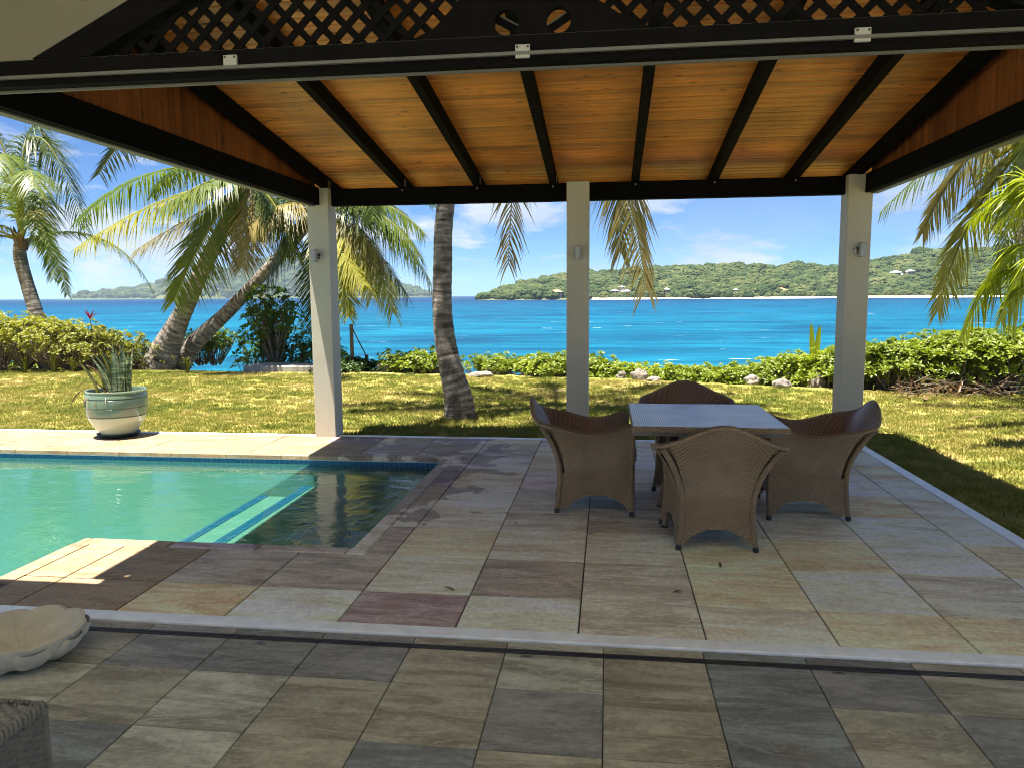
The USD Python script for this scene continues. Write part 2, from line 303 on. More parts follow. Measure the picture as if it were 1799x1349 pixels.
def leaf(name, cols, rough=.42, transl=.35, scale=.9, detail_scale=None):
    """Leaves: tones vary from plant to plant and across it; some light passes through the blade."""
    nodes = {'g': ('geometry', {}), 'oi': ('object_info', {}), 'n': ('noise_texture', {'scale': scale, 'detail': 3}), 'n2': ('white_noise_texture', {'dimensions': '1D'}),
             'a': ('math', {'math_type': 'multiply_add', 'value2': .45}), 'ri': ('math', {'math_type': 'multiply_add', 'value2': .55}),
             'r': ('rgb_ramp', {'ramp': cols}), 'p': ('principled_bsdf', {'roughness': rough, 'specular_ior_level': .45}), 't': ('translucent_bsdf', {}),
             'hv': ('hsv', {'value': 1.5, 'saturation': 1.1}), 'mc': ('mix_closure', {'fac': transl})}
    links = [('g.position', 'n.vector'), ('g.random_per_island', 'ri.value1'), ('n.fac', 'a.value1'), ('a.value', 'r.fac'), ('ri.value', 'a.value3'),
             ('r.color', 'p.base_color'), ('r.color', 'hv.color'), ('hv.color', 't.color'), ('p.BSDF', 'mc.closure1'), ('t.BSDF', 'mc.closure2')]
    return mat(name, nodes, links, surface='mc.closure')
M['frond_green'] = leaf('frond_green', [(0, (.07, .11, .015)), (.5, (.15, .19, .025)), (.8, (.32, .29, .045)), (1, (.44, .33, .08))])
M['frond_yellow'] = leaf('frond_yellow', [(0, (.19, .21, .03)), (.5, (.37, .32, .055)), (.8, (.48, .35, .085)), (1, (.46, .27, .13))])
M['frond_dry'] = leaf('frond_dry', [(0, (.14, .14, .035)), (.4, (.33, .26, .10)), (.75, (.46, .34, .19)), (1, (.52, .41, .29))])
M['frond_dark'] = leaf('frond_dark', [(0, (.04, .06, .012)), (.5, (.085, .115, .022)), (.85, (.22, .21, .06)), (1, (.34, .27, .13))])
M['areca'] = leaf('areca', [(0, (.20, .28, .015)), (.5, (.40, .42, .02)), (1, (.62, .50, .04))])
M['shrub_bright'] = leaf('shrub_bright', [(0, (.07, .11, .010)), (.3, (.20, .25, .02)), (.6, (.45, .44, .035)), (1, (.68, .58, .09))], transl=.3)
M['shrub_mid'] = leaf('shrub_mid', [(0, (.06, .10, .014)), (.5, (.13, .19, .02)), (1, (.34, .34, .04))], transl=.3)
M['shrub_dark'] = leaf('shrub_dark', [(0, (.03, .06, .01)), (.5, (.07, .125, .016)), (1, (.22, .26, .03))], transl=.25)
M['shrub_olive'] = leaf('shrub_olive', [(0, (.13, .14, .02)), (.5, (.30, .31, .04)), (1, (.52, .45, .14))], transl=.3)
M['twig'] = plain('twig', (.16, .12, .085), .9, .3, 20)
M['dry_leaf'] = leaf('dry_leaf', [(0, (.12, .07, .03)), (.5, (.25, .17, .09)), (1, (.38, .30, .2))])
M['flower'] = leaf('flower', [(0, (.35, .02, .05)), (1, (.55, .06, .08))])
M['snake_leaf'] = mat('snake_leaf', {'g': ('geometry', {}), 'm': ('mapping', {'scale': (6, 6, 46)}), 'n': ('noise_texture', {'scale': 1.0, 'detail': 3, 'distortion': 1.2}),
    'r': ('rgb_ramp', {'ramp': [(.38, (.03, .055, .022)), (.5, (.10, .14, .06)), (.64, (.26, .28, .15))]}), 'p': ('principled_bsdf', {'roughness': .4})},
    [('g.position', 'm.vector'), ('m.vector', 'n.vector'), ('n.fac', 'r.fac'), ('r.color', 'p.base_color')])
M['bark'] = mat('bark', {'g': ('geometry', {}), 'uv': ('uvmap', {'attribute': 'st'}), 'm': ('mapping', {'scale': (1.5, 13.0, 1)}), 'n': ('noise_texture', {'scale': 1.0, 'detail': 6, 'roughness': .6, 'distortion': .5}),
    'n2': ('noise_texture', {'scale': 14.0, 'detail': 6, 'roughness': .7}), 'r': ('rgb_ramp', {'ramp': [(.34, (.07, .06, .052)), (.5, (.21, .185, .16)), (.68, (.42, .385, .34))]}),
    'r2': ('rgb_ramp', {'ramp': [(.35, (.6, .58, .56)), (.65, (1.2, 1.2, 1.2))]}), 'mm': ('mix', {'mix_type': 'multiply', 'fac': 1.0}), 'ad': ('math', {'math_type': 'multiply_add', 'value2': .6}),
    'b': ('bump', {'strength': .9, 'distance': .02}), 'p': ('principled_bsdf', {'roughness': .9, 'specular_ior_level': .2})},
    [('uv.UV', 'm.vector'), ('m.vector', 'n.vector'), ('g.position', 'n2.vector'), ('n.fac', 'r.fac'), ('n2.fac', 'r2.fac'), ('r.color', 'mm.color1'), ('r2.color', 'mm.color2'), ('mm.color', 'p.base_color'),
     ('n2.fac', 'ad.value1'), ('n.fac', 'ad.value3'), ('ad.value', 'b.height'), ('b.normal', 'p.normal')])
def lawn_nodes(extra):
    n = {'g': ('geometry', {}), 'n': ('noise_texture', {'scale': .55, 'detail': 5, 'roughness': .6}), 'n2': ('noise_texture', {'scale': 3.4, 'detail': 4}), 'ad': ('math', {'math_type': 'multiply_add', 'value2': .45}),
         'a0': ('math', {'math_type': 'multiply', 'value2': .62})}
    n.update(extra); return n
LAWN_RAMP = [(.30, (.11, .145, .018)), (.44, (.22, .225, .04)), (.56, (.35, .295, .09)), (.72, (.42, .34, .165))]
M['lawn'] = mat('lawn', lawn_nodes({'r': ('rgb_ramp', {'ramp': [(a, tuple(np.array(c) * .8)) for a, c in LAWN_RAMP]}), 'p': ('principled_bsdf', {'roughness': .95, 'specular_ior_level': .1})}),
    [('g.position', 'n.vector'), ('g.position', 'n2.vector'), ('n.fac', 'a0.value1'), ('n2.fac', 'ad.value1'), ('a0.value', 'ad.value3'), ('ad.value', 'r.fac'), ('r.color', 'p.base_color')])
M['grass'] = mat('grass', lawn_nodes({'ri': ('math', {'math_type': 'multiply_add', 'value2': .26}), 'r': ('rgb_ramp', {'ramp': [(a + .1, c) for a, c in LAWN_RAMP]}), 'p': ('principled_bsdf', {'roughness': .6, 'specular_ior_level': .3}),
    't': ('translucent_bsdf', {}), 'mc': ('mix_closure', {'fac': .35})}),
    [('g.position', 'n.vector'), ('g.position', 'n2.vector'), ('n.fac', 'a0.value1'), ('n2.fac', 'ad.value1'), ('a0.value', 'ad.value3'), ('g.random_per_island', 'ri.value1'), ('ad.value', 'ri.value3'), ('ri.value', 'r.fac'),
     ('r.color', 'p.base_color'), ('r.color', 't.color'), ('p.BSDF', 'mc.closure1'), ('t.BSDF', 'mc.closure2')], surface='mc.closure')
M['earth'] = plain('earth', (.22, .17, .11), .95, .3, 2, .5, bscale=12)
M['sea'] = mat('sea', {'g': ('geometry', {}), 'sx': ('separate_xyz', {}), 'my': ('mapping', {'scale': (.0045, .02, 1)}), 'nb': ('noise_texture', {'scale': 1.0, 'detail': 4}),
    'd': ('map_range', {'from_min': 25, 'from_max': 900, 'to_min': 0, 'to_max': 1, 'clamp': True}), 'da': ('math', {'math_type': 'multiply_add', 'value2': .5}),
    'r': ('rgb_ramp', {'ramp': [(.18, (.003, .088, .155)), (.5, (.002, .066, .132)), (.8, (.002, .044, .105)), (1, (.002, .03, .085))]}),
    'm1': ('mapping', {'scale': (.35, 1.0, 1)}), 'w1': ('noise_texture', {'scale': .13, 'detail': 10, 'roughness': .8}), 'rr': ('rgb_ramp', {'ramp': [(.38, (.45, .52, .62)), (.5, (.95, .96, .97)), (.60, (1.7, 1.5, 1.35))]}),
    'mm': ('mix', {'mix_type': 'multiply', 'fac': 1.0}), 'm3': ('mapping', {'scale': (.16, .5, 1)}), 'wc': ('noise_texture', {'scale': .9, 'detail': 6, 'roughness': .7}),
    'wr': ('rgb_ramp', {'ramp': [(.665, (0, 0, 0)), (.70, (.8, .8, .8))]}), 'mw': ('mix', {'mix_type': 'mix', 'color2': (.75, .8, .82)}),
    'b': ('bump', {'strength': .9, 'distance': .5}), 'p': ('principled_bsdf', {'roughness': .4, 'specular_ior_level': .1, 'ior': 1.33})},
    [('g.position', 'sx.vector'), ('sx.y', 'd.value'), ('g.position', 'my.vector'), ('my.vector', 'nb.vector'), ('nb.fac', 'da.value1'), ('d.result', 'da.value3'), ('da.value', 'r.fac'),
     ('g.position', 'm1.vector'), ('m1.vector', 'w1.vector'), ('w1.fac', 'rr.fac'), ('r.color', 'mm.color1'), ('rr.color', 'mm.color2'), ('g.position', 'm3.vector'), ('m3.vector', 'wc.vector'), ('wc.fac', 'wr.fac'),
     ('wr.color', 'mw.fac'), ('mm.color', 'mw.color1'), ('mw.color', 'p.base_color'), ('w1.fac', 'b.height'), ('b.normal', 'p.normal')])
M['pool_plaster'] = plain('pool_plaster', (.17, .32, .255), .8, .06, 3)
M['step_plaster'] = plain('step_plaster', (.105, .205, .165), .8, .06, 3)
M['mosaic'] = mat('mosaic', {'g': ('geometry', {}), 'r': ('rgb_ramp', {'ramp': [(0, (.004, .09, .19)), (.5, (.006, .13, .26)), (1, (.01, .19, .34))]}), 'p': ('principled_bsdf', {'roughness': .15})},
    [('g.random_per_island', 'r.fac'), ('r.color', 'p.base_color')])
M['mosaic_grout'] = plain('mosaic_grout', (.45, .55, .58), .8, .1, 30)
M['pool_water'] = mat('pool_water', {'g': ('geometry', {}), 'm': ('mapping', {'scale': (1.0, 1.7, 1)}), 'n': ('noise_texture', {'scale': 2.4, 'detail': 4, 'roughness': .55, 'distortion': .3}),
    'b': ('bump', {'strength': .2, 'distance': .05}), 'f': ('fresnel', {'IOR': 1.33}), 'gl': ('glossy_bsdf', {'color': (1, 1, 1), 'roughness': .0}), 't': ('transparent_bsdf', {'color': (.66, .92, .87)}),
    'df': ('diffuse_bsdf', {'color': (.07, .25, .20)}), 'm0': ('mix_closure', {'fac': .17}), 'mc': ('mix_closure', {})},
    [('g.position', 'm.vector'), ('m.vector', 'n.vector'), ('n.fac', 'b.height'), ('b.normal', 'gl.normal'), ('b.normal', 'f.normal'), ('f.fac', 'mc.fac'), ('t.BSDF', 'm0.closure1'), ('df.BSDF', 'm0.closure2'),
     ('m0.closure', 'mc.closure1'), ('gl.BSDF', 'mc.closure2')], surface='mc.closure')
def forest_mat(name, cols):
    return mat(name, {'g': ('geometry', {}), 'oi': ('object_info', {}), 'n': ('noise_texture', {'scale': .022, 'detail': 7, 'roughness': .75}), 'a': ('math', {'math_type': 'multiply_add', 'value2': .5}), 'b2': ('math', {'math_type': 'multiply_add', 'value2': 1.5, 'value3': -.5}),
        'r': ('rgb_ramp', {'ramp': cols}), 'p': ('principled_bsdf', {'roughness': .9, 'specular_ior_level': .1})},
        [('g.position', 'n.vector'), ('oi.random', 'a.value1'), ('n.fac', 'b2.value1'), ('b2.value', 'a.value3'), ('a.value', 'r.fac'), ('r.color', 'p.base_color')])
M['forest'] = forest_mat('forest', [(.1, (.02, .038, .014)), (.5, (.045, .068, .024)), (.8, (.085, .10, .036)), (1, (.13, .12, .055))])
M['hill_ground'] = plain('hill_ground', (.09, .10, .045), .95, .4, .02)
M['hill_rock'] = plain('hill_rock', (.12, .115, .10), .95, .4, .03)

# ================================================================== LARGE STRUCTURE
EDGE_X = np.array([-60, -24, -18, -13, -11, -6, -1.9, 0.5, 2.5, 4.0, 7.0, 10.0, 60.0])
EDGE_Y = np.array([20.0, 18.5, 17.0, 15.6, 15.4, 15.2, 14.9, 14.2, 13.4, 12.9, 12.5, 12.0, 12.0])
def edge(x): return np.interp(x, EDGE_X, EDGE_Y)
def ground_z(x, y):
    x, y = np.asarray(x, float), np.asarray(y, float)
    d = y - edge(x) - .8
    p = np.stack([x * .6, y * .6, 0 * x], -1)
    z = -.055 + (meshkit.fbm(p, 3, 3) - .5) * .05 * np.clip((np.maximum(y - 8.4, x - 2.8)) / 2, 0, 1)
    return z - np.where(d > 0, np.minimum(.55 * d, 6), 0)
def sheet(xs, ys):
    X, Y = np.meshgrid(xs, ys, indexing='xy'); return np.stack([X, Y, ground_z(X, Y)], -1)
lw = MB()
lw.grid(sheet(np.concatenate([np.linspace(-70, -26, 12), np.linspace(-25, 16, 110), np.linspace(18, 70, 12)]), np.concatenate([np.linspace(8.31, 17, 40), np.linspace(17.5, 36, 24)])))
lw.grid(sheet(np.concatenate([np.linspace(2.7, 14, 34), np.linspace(16, 70, 10)]), np.concatenate([[-40, -20], np.linspace(-8, 8.31, 34)])))
lw.grid(sheet(np.linspace(-70, -12, 14), np.concatenate([[-40, -20], np.linspace(-8, 8.31, 14)])))
obj('lawn', lw, M['lawn'], smooth=True, kind='structure')
sea = MB(); ys = np.concatenate([[13.0], np.geomspace(20, 9000, 46)]); xs = np.concatenate([-np.geomspace(9000, 20, 30), [0], np.geomspace(20, 9000, 30)])
SEA_Z = -3.2
Xg, Yg = np.meshgrid(xs, ys, indexing='xy'); sea.grid(np.stack([Xg, Yg, np.full_like(Xg, SEA_Z)], -1))
obj('sea', sea, M['sea'], smooth=True, kind='structure')

# ---- patio and pool deck: sandstone slabs, each a piece of its own
patio = thing('patio', kind='structure')
PX = lambda k: -1.3238 + .5976 * k
PY = [3.405, 3.822, 4.396, 4.970, 5.543, 6.117, 6.690, 7.264, 7.838, 8.228]
POOL_X0, POOL_X1, POOL_Y0, POOL_Y1, POOL_LX, POOL_LY = -12.0, -1.60, 4.48, 7.20, -3.47, 3.72
pool_poly = Polygon([(POOL_X0, POOL_Y1), (POOL_X1, POOL_Y1), (POOL_X1, POOL_Y0), (POOL_LX, POOL_Y0), (POOL_LX, POOL_LY), (POOL_X0, POOL_LY)])
COP = .10
coping_zone = pool_poly.buffer(COP, join_style='mitre')
def slab_under(polys):
    b = MB()
    b.prism(polys, lambda a: np.stack([a[:, 0], a[:, 1], a[:, 2] - .13], -1), .117); return b
deck = sbox(-12, 3.405, 2.60, 8.228).difference(coping_zone)
base_ = sbox(-12.0, 3.41, 2.66, 8.27).difference(pool_poly)
obj('base_slab', slab_under(base_), M['grout'], patio)
TILE = {  # (row, column): tone of each slab as in the photograph
    0: {-4: 'c', -3: 'c', -2: 'o', -1: 'l', 0: 'p', 1: 'l', 2: 'b', 3: 'g', 4: 't', 5: 't', 6: 'g'},
    1: {-4: 'c', -3: 'c', -2: 'd', -1: 'd', 0: 'g', 1: 'd', 2: 'b', 3: 't', 4: 'l', 5: 'b', 6: 'l'},
    2: {-4: 'c', -3: 'c', -2: 'd', -1: 'd', 0: 't', 1: 'g', 2: 'g', 3: 't', 4: 't', 5: 'l', 6: 't'},
    3: {-1: 'g', 0: 'g', 1: 'b', 2: 'd', 3: 'g', 4: 'g', 5: 'l', 6: 'l'},
    4: {-1: 't', 0: 'l', 1: 'b', 2: 'd', 3: 'b', 4: 'o', 5: 'o', 6: 'g'},
    5: {-1: 'p', 0: 't', 1: 'k', 2: 'g', 3: 't', 4: 'g', 5: 'l', 6: 'l'},
    6: {-1: 'k', 0: 'g', 1: 't', 2: 'l', 3: 'l', 4: 't', 5: 'l', 6: 't'},
    7: {-2: 'k', -1: 'g', 0: 'b', 1: 't', 2: 'l', 3: 'g', 4: 't', 5: 'g', 6: 'l'},
    8: {-3: 'p', -2: 't', -1: 'k', 0: 't', 1: 'b', 2: 'g', 3: 't', 4: 'l', 5: 'g', 6: 't'}}
def tile_piece(poly, top, gap=.0042, thick=.026, bev=.003):
    """One slab: slightly uneven top with worn, bevelled edges."""
    b = MB(); inner = poly.buffer(-gap, join_style='mitre')
    if inner.is_empty or inner.area < 2e-4: return None
    tilt = rng.normal(0, .0016, 2)
    for g in getattr(inner, 'geoms', [inner]):
        out = np.array(g.exterior.coords[:-1]); ins = g.buffer(-bev, join_style='mitre')
        c = out.mean(0)
        if ins.geom_type != 'Polygon' or len(ins.exterior.coords) != len(g.exterior.coords):
            b.prism(g, lambda a: np.stack([a[:, 0], a[:, 1], a[:, 2] + top - thick], -1), thick); continue
        inn = np.array(ins.exterior.coords[:-1])
        k = np.argmin(np.linalg.norm(inn - out[0], axis=1)); inn = np.roll(inn, -k, 0)
        n = len(out); zt = lambda p: top + (p - c) @ tilt
        v = np.vstack([np.c_[out, np.full(n, top - thick)], np.c_[out, zt(out) - bev * .8], np.c_[inn, zt(inn)]])
        f = []
        for r in (0, n):
            for i in range(n):
                j = (i + 1) % n; f += [[r + i, r + j, r + n + j], [r + i, r + n + j, r + n + i]]
        tp = trimesh.creation.triangulate_polygon(Polygon(inn), engine='earcut')
        tv, tf = np.asarray(tp[0]), np.asarray(tp[1])
        base = len(v); v = np.vstack([v, np.c_[tv, zt(tv)]])
        if len(tf):
            a, bb, cc = tv[tf[0][0]], tv[tf[0][1]], tv[tf[0][2]]
            if np.cross(bb - a, cc - a) < 0: tf = tf[:, ::-1]
        b.add(v, np.vstack([np.array(f), tf + base]))
    return b
for r in range(9):
    for c in range(-18, 7):
        x0, x1 = (PX(c), PX(c + 1)) if c < 6 else (PX(6), 2.60)
        if c < -4 or (r >= 7 and c < -3): tone = 'c'
        else: tone = TILE[r].get(c, 'c')
        p = sbox(max(x0, -12), PY[r], x1, PY[r + 1]).intersection(deck)
        if p.is_empty: continue
        if p.geom_type == 'Polygon' and len(p.exterior.coords) > 5 and False: continue
        t = tile_piece(p, rng.normal(0, .0008))
        if t: obj('tile', t, STONE[tone], patio)
es = MB().box((-12, 8.231, -.14), (2.60, 8.31, .004), .006); obj('edge_strip', es, M['white_strip'], patio)
es = MB().box((2.603, 3.405, -.14), (2.705, 8.31, .004), .006); obj('edge_strip', es, M['white_strip'], patio)

# ---- swimming pool
pool = thing('swimming_pool', kind='structure')
WZ, FLOOR = -.095, -1.70
wl = MB()
wall_poly = pool_poly.buffer(.16, join_style='mitre').difference(pool_poly)
wl.prism(wall_poly, lambda a: np.stack([a[:, 0], a[:, 1], a[:, 2] + FLOOR - .1], -1), -FLOOR + .1 - .045)
wl.prism(pool_poly.buffer(.1), lambda a: np.stack([a[:, 0], a[:, 1], a[:, 2] + FLOOR - .1], -1), .1)
obj('basin', wl, M['pool_plaster'], pool)
for x0, z in ((-1.98, -.19), (-2.45, -.25), (-3.10, -.33), (-3.58, -.44)):
    s = MB().box((x0, POOL_Y0 + .002, FLOOR), (POOL_X1 if x0 == -1.98 else last - .001, POOL_Y1 - .002, z), .012); last = x0
    st = obj('step', s, M['step_plaster'], pool)
    nz = MB()
    for k, yy in enumerate(np.arange(POOL_Y0 + .02, POOL_Y1 - .03, .053)):
        for i in range(2):
            nz.box((x0 + .004 + i * .053, yy, z - .004), (x0 + .053 + i * .053, yy + .049, z + .006), .002)
        nz.box((x0 - .006, yy, z - .055), (x0 + .002, yy + .049, z - .006), .002)
    obj('step_nosing', nz, M['mosaic'], pool, kind='stuff')
mo, mg = MB(), MB()
for i in range(2):
    z0 = -.052 - .053 * (i + 1)
    for xx in np.arange(POOL_X0 + .02, POOL_X1 - .05, .053): mo.box((xx, POOL_Y1 - .007, z0), (xx + .049, POOL_Y1 + .002, z0 + .049))
    for yy in np.arange(POOL_Y0 + .02, POOL_Y1 - .05, .053): mo.box((POOL_X1 - .007, yy, z0), (POOL_X1 + .002, yy + .049, z0 + .049))
obj('waterline_tiles', mo, M['mosaic'], pool, kind='stuff')
mg.box((POOL_X0, POOL_Y1 - .003, -.165), (POOL_X1, POOL_Y1 + .01, -.046)); mg.box((POOL_X1 - .003, POOL_Y0, -.165), (POOL_X1 + .01, POOL_Y1 - .004, -.046))
obj('tile_grout', mg, M['mosaic_grout'], pool)
ring = coping_zone.difference(pool_poly.buffer(-.022, join_style='mitre'))
def coping(p, tone):
    if p.is_empty: return
    b = tile_piece(p, .002, gap=.002, thick=.045, bev=.012)
    if b: obj('coping_stone', b, STONE[tone], pool)
for k in range(18):
    x1 = POOL_X1 + COP - .012 - k * .60
    coping(sbox(x1 - .60, POOL_Y1 - .03, x1 if k else POOL_X1 + COP, POOL_Y1 + COP).intersection(ring), 'c' if k > 1 else 'g')
YS = [POOL_Y0 - COP] + PY[3:8]
for a, b_ in zip(YS[:-1], YS[1:]): coping(sbox(POOL_X1 - .03, a, POOL_X1 + COP, min(b_, POOL_Y1 - .03)).intersection(ring), 'g')
for k in range(3): coping(sbox(POOL_X1 - .03 - .60 * (k + 1), POOL_Y0 - COP, POOL_X1 - .03 - .60 * k, POOL_Y0 + .03).intersection(ring), 'dpc'[k] if k < 2 else 'c')
coping(sbox(POOL_LX - .03, POOL_LY, POOL_LX + COP, POOL_Y0 - COP).intersection(ring), 'c')
coping(sbox(POOL_LX - .03, POOL_Y0 - COP, POOL_X1 - .03 - 1.80, POOL_Y0 + .03).intersection(ring), 'c')
water = MB()
wp = trimesh.creation.triangulate_polygon(pool_poly.buffer(-.0015, join_style='mitre'), engine='earcut')
water.add(np.c_[np.asarray(wp[0]), np.full(len(wp[0]), WZ)], np.asarray(wp[1]))
obj('pool_water', water, M['pool_water'], kind='structure')

# ---- floor of the room behind the opening
floor = thing('floor', kind='structure')
obj('base_slab', MB().box((-7, -1.4, -.14), (4.6, 3.405, -.012)), M['grout'], floor)
FYL = [3.303, 2.885, 2.462, 2.040, 1.62, 1.20]
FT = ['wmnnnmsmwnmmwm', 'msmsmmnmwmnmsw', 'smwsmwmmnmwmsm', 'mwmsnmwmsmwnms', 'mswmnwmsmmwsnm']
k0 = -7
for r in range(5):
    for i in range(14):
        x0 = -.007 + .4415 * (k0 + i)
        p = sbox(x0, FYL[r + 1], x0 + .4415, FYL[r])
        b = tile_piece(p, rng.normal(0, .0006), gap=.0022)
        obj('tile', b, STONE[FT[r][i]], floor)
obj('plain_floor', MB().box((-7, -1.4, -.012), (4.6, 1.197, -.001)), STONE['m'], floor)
obj('threshold', MB().box((-5.5, 3.307, -.1), (4.5, 3.402, .010), .004), M['white_strip'], floor)
for a in (3.186, 3.209): obj('door_track', MB().box((-5.5, a, -.002), (4.5, a + .016, .004), .001), M['dark_track'], floor)
for px_, py_ in ((457, 1129), (925, 1152), (1473, 1181)):
    c = onZ(px_, py_, .003); b = MB()
    b.box((c[0] - .028, c[1] - .012, .001), (c[0] + .028, c[1] + .008, .0045), .001)
    lp = obj('floor_catch', b, M['steel'], floor)
    obj('slot', MB().box((c[0] - .013, c[1] - .006, .004), (c[0] + .013, c[1] + .002, .0052)), M['rubber'], lp)

# ---- the house wall above the opening, its lattice transom and the room behind
house = thing('house', label='house front with dark lattice transom over the wide opening, white wall beside it', cat='house')
APX, LC, RC = (-.37, 3.73), (-2.61, 2.685), (1.87, 2.685)
tri = Polygon([LC, RC, APX])
front = lambda y0: (lambda a: np.stack([a[:, 0], y0 + a[:, 2], a[:, 1]], -1))
ZC = [(-5.6, 2.74), (-3.43, 2.74), (-.37, 4.17), (2.69, 2.74), (4.6, 2.74)]   # underside of the room's gable ceiling
up_ = lambda d: [(x, z + d) for x, z in ZC]
wall_shape = Polygon([(-5.6, 2.684), (4.6, 2.684)] + up_(-.002)[::-1]).difference(tri)
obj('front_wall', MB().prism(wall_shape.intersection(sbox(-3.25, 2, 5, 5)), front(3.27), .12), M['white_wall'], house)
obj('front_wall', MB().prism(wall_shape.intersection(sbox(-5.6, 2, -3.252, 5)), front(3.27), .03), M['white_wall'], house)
obj('lintel', MB().box((-3.25, 3.262, 2.610), (4.6, 3.40, 2.683), .004), M['black_paint'], house)
obj('lintel', MB().box((-5.6, 3.262, 2.610), (-3.251, 3.34, 2.683), .004), M['black_paint'], house)
tr = MB(); tr.box((-5.6, 3.245, 2.5985), (4.6, 3.262, 2.612)); obj('track_lip', tr, M['grey_trim'], house)
tr = MB(); tr.box((-5.6, 3.275, 2.572), (4.6, 3.335, 2.609)); obj('sliding_track', tr, M['black_paint'], house)
tr = MB(); tr.box((-5.6, 3.337, 2.562), (4.6, 3.352, 2.6095)); obj('track_lip', tr, M['grey_trim'], house)
wdt = .12
for s, (cx_, cz_) in ((-1, LC), (1, RC)):
    d = np.array([APX[0] - cx_, APX[1] - cz_]); L = np.linalg.norm(d); d /= L; nrm = np.array([d[1], -d[0]]) * (1 if s < 0 else -1)
    a, b_ = np.array([cx_, cz_]), np.array(APX)
    rk = Polygon([a, b_, b_ + nrm * wdt, a + nrm * wdt]).intersection(tri)
    obj('rake_board', MB().prism(rk, front(3.255), .10), M['black_paint'], house)
inner = tri.buffer(-.10, join_style='mitre').union(sbox(-2.35, 2.70, 1.6, 2.80)).intersection(tri.buffer(-.02))
panel = Polygon([(-.86, 2.684), (-.69, 2.76), (-.54, 2.90), (-.50, 3.6), (-.24, 3.6), (-.15, 2.88), (.03, 2.76), (.19, 2.684)])
holes = [Point(-.435, 2.742).buffer(.052), Point(-.215, 2.742).buffer(.052)]
obj('king_panel', MB().prism(panel.intersection(tri).difference(holes[0].union(holes[1])), front(3.285), .035), M['black_paint'], house)
for hx, a in ((-.435, -.5), (-.215, .55)):
    b = MB(); d = np.array([math.cos(a), math.sin(a)]) * .1; n = np.array([-math.sin(a), math.cos(a)])
    for o, wd, mt in ((.006, .03, 'black_paint'), (.026, .009, 'white_wall')):
        c = np.array([hx, 2.742]) + n * o; p = Polygon([c - d - n * wd / 2, c + d - n * wd / 2, c + d + n * wd / 2, c - d + n * wd / 2])
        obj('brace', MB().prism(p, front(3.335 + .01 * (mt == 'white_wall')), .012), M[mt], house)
sp, sw, z_r = .078, .031, 2.771
reg = inner.difference(panel)
for sgn, y0 in ((1, 3.315), (-1, 3.324)):
    d = np.array([1, sgn]) / math.sqrt(2); n = np.array([-sgn, 1]) / math.sqrt(2)
    ref = np.array([-1.861, 2.8275]) @ n
    for k in range(-40, 41):
        o = ref + k * sp + 0 * sp; c = n * o
        st = Polygon([c - 6 * d - n * sw / 2, c + 6 * d - n * sw / 2, c + 6 * d + n * sw / 2, c - 6 * d + n * sw / 2]).intersection(tri.buffer(-.012)).difference(panel.buffer(-.01))
        for g in getattr(st, 'geoms', [st]):
            if g.is_empty or g.area < .0012: continue
            obj('slat', MB().prism(g, front(y0), .008), M['black_paint'], house)
for px_, py_ in ((404, 108), (918, 90), (1516, 61)):
    c = onY(px_, py_, 3.25); b = MB().box((c[0] - .031, 3.247, c[2] - .028), (c[0] + .031, 3.2605, c[2] + .026), .002)
    pl = obj('bracket', b, M['plate'], house)
    for s in (-1, 1):
        sc = MB().tube([(c[0] + s * .022, 3.2475, c[2] + .016), (c[0] + s * .022, 3.2440, c[2] + .016)], .0048, 10); obj('screw', sc, M['rubber'], pl)
obj('soffit', MB().box((-3.255, 3.402, 2.635), (-2.66, 3.46, 2.735), .004), M['cream_paint'], house)
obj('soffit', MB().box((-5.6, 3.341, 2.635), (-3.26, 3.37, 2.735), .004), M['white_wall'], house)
obj('ceiling', MB().prism(Polygon(ZC + up_(.08)[::-1]), front(-1.2), 4.468), M['room_white'], house)
for xw in (-5.6, 4.45):   # the room is open to the garden on both sides
    obj('side_beam', MB().box((xw, -1.2, 2.55), (xw + .15, 3.265, 2.738)), M['room_white'], house)
    for yw in (-1.1, 2.95): obj('side_post', MB().box((xw, yw, -.1), (xw + .15, yw + .25, 2.548)), M['room_white'], house)
roof_shape = Polygon(up_(.085) + up_(.15)[::-1])
obj('roof', MB().prism(roof_shape.intersection(sbox(-3.25, 2, 5, 5)), front(-1.4), 4.82), M['roof_metal'], house)
obj('roof', MB().prism(roof_shape.intersection(sbox(-5.6, 2, -3.252, 5)), front(-1.4), 4.71), M['roof_metal'], house)
obj('terrace', MB().box((-14, -9, -.14), (-7.002, 3.40, -.008)), STONE['c'], kind='structure')
obj('courtyard', MB().box((-6.99, -9, -.14), (6.99, -1.402, -.010)), STONE['l'], kind='structure')

# ---- the patio roof: columns, beams, rafters, boards
RS = .145
zr = lambda y: 2.80 + RS * (8.15 - y)
roof = thing('patio_roof', label='lean-to patio roof of varnished boards on dark rafters and three pale square columns', cat='roof')
Y0, Y1, VL, VR = 3.42, 8.82, -3.47, 2.95
CW = .245
for x0, x1, cs in ((-3.34, -3.095, .0), (-.447, -.207, 0), (2.418, 2.658, 0)):
    obj('column', MB().box((x0, 8.168, -.02), (x1, 8.168 + CW, 2.80), .006), M['cream_paint'], roof)
obj('beam', MB().box((-3.093, 8.27, 2.612), (2.416, 8.37, 2.798), .003), M['black_paint'], roof)
bl = obj('beam', MB().box((-3.338, 3.45, 2.612), (-3.19, 8.165, 2.800), .003), M['black_paint'], roof)
obj('rail', MB().box((-3.315, 3.45, 2.598), (-3.245, 8.165, 2.6115), .002), M['grey_trim'], bl)
br = obj('beam', MB().box((2.578, 3.45, 2.612), (2.72, 8.165, 2.800), .003), M['black_paint'], roof)
obj('rail', MB().box((2.635, 3.45, 2.598), (2.70, 8.165, 2.6115), .002), M['grey_trim'], br)
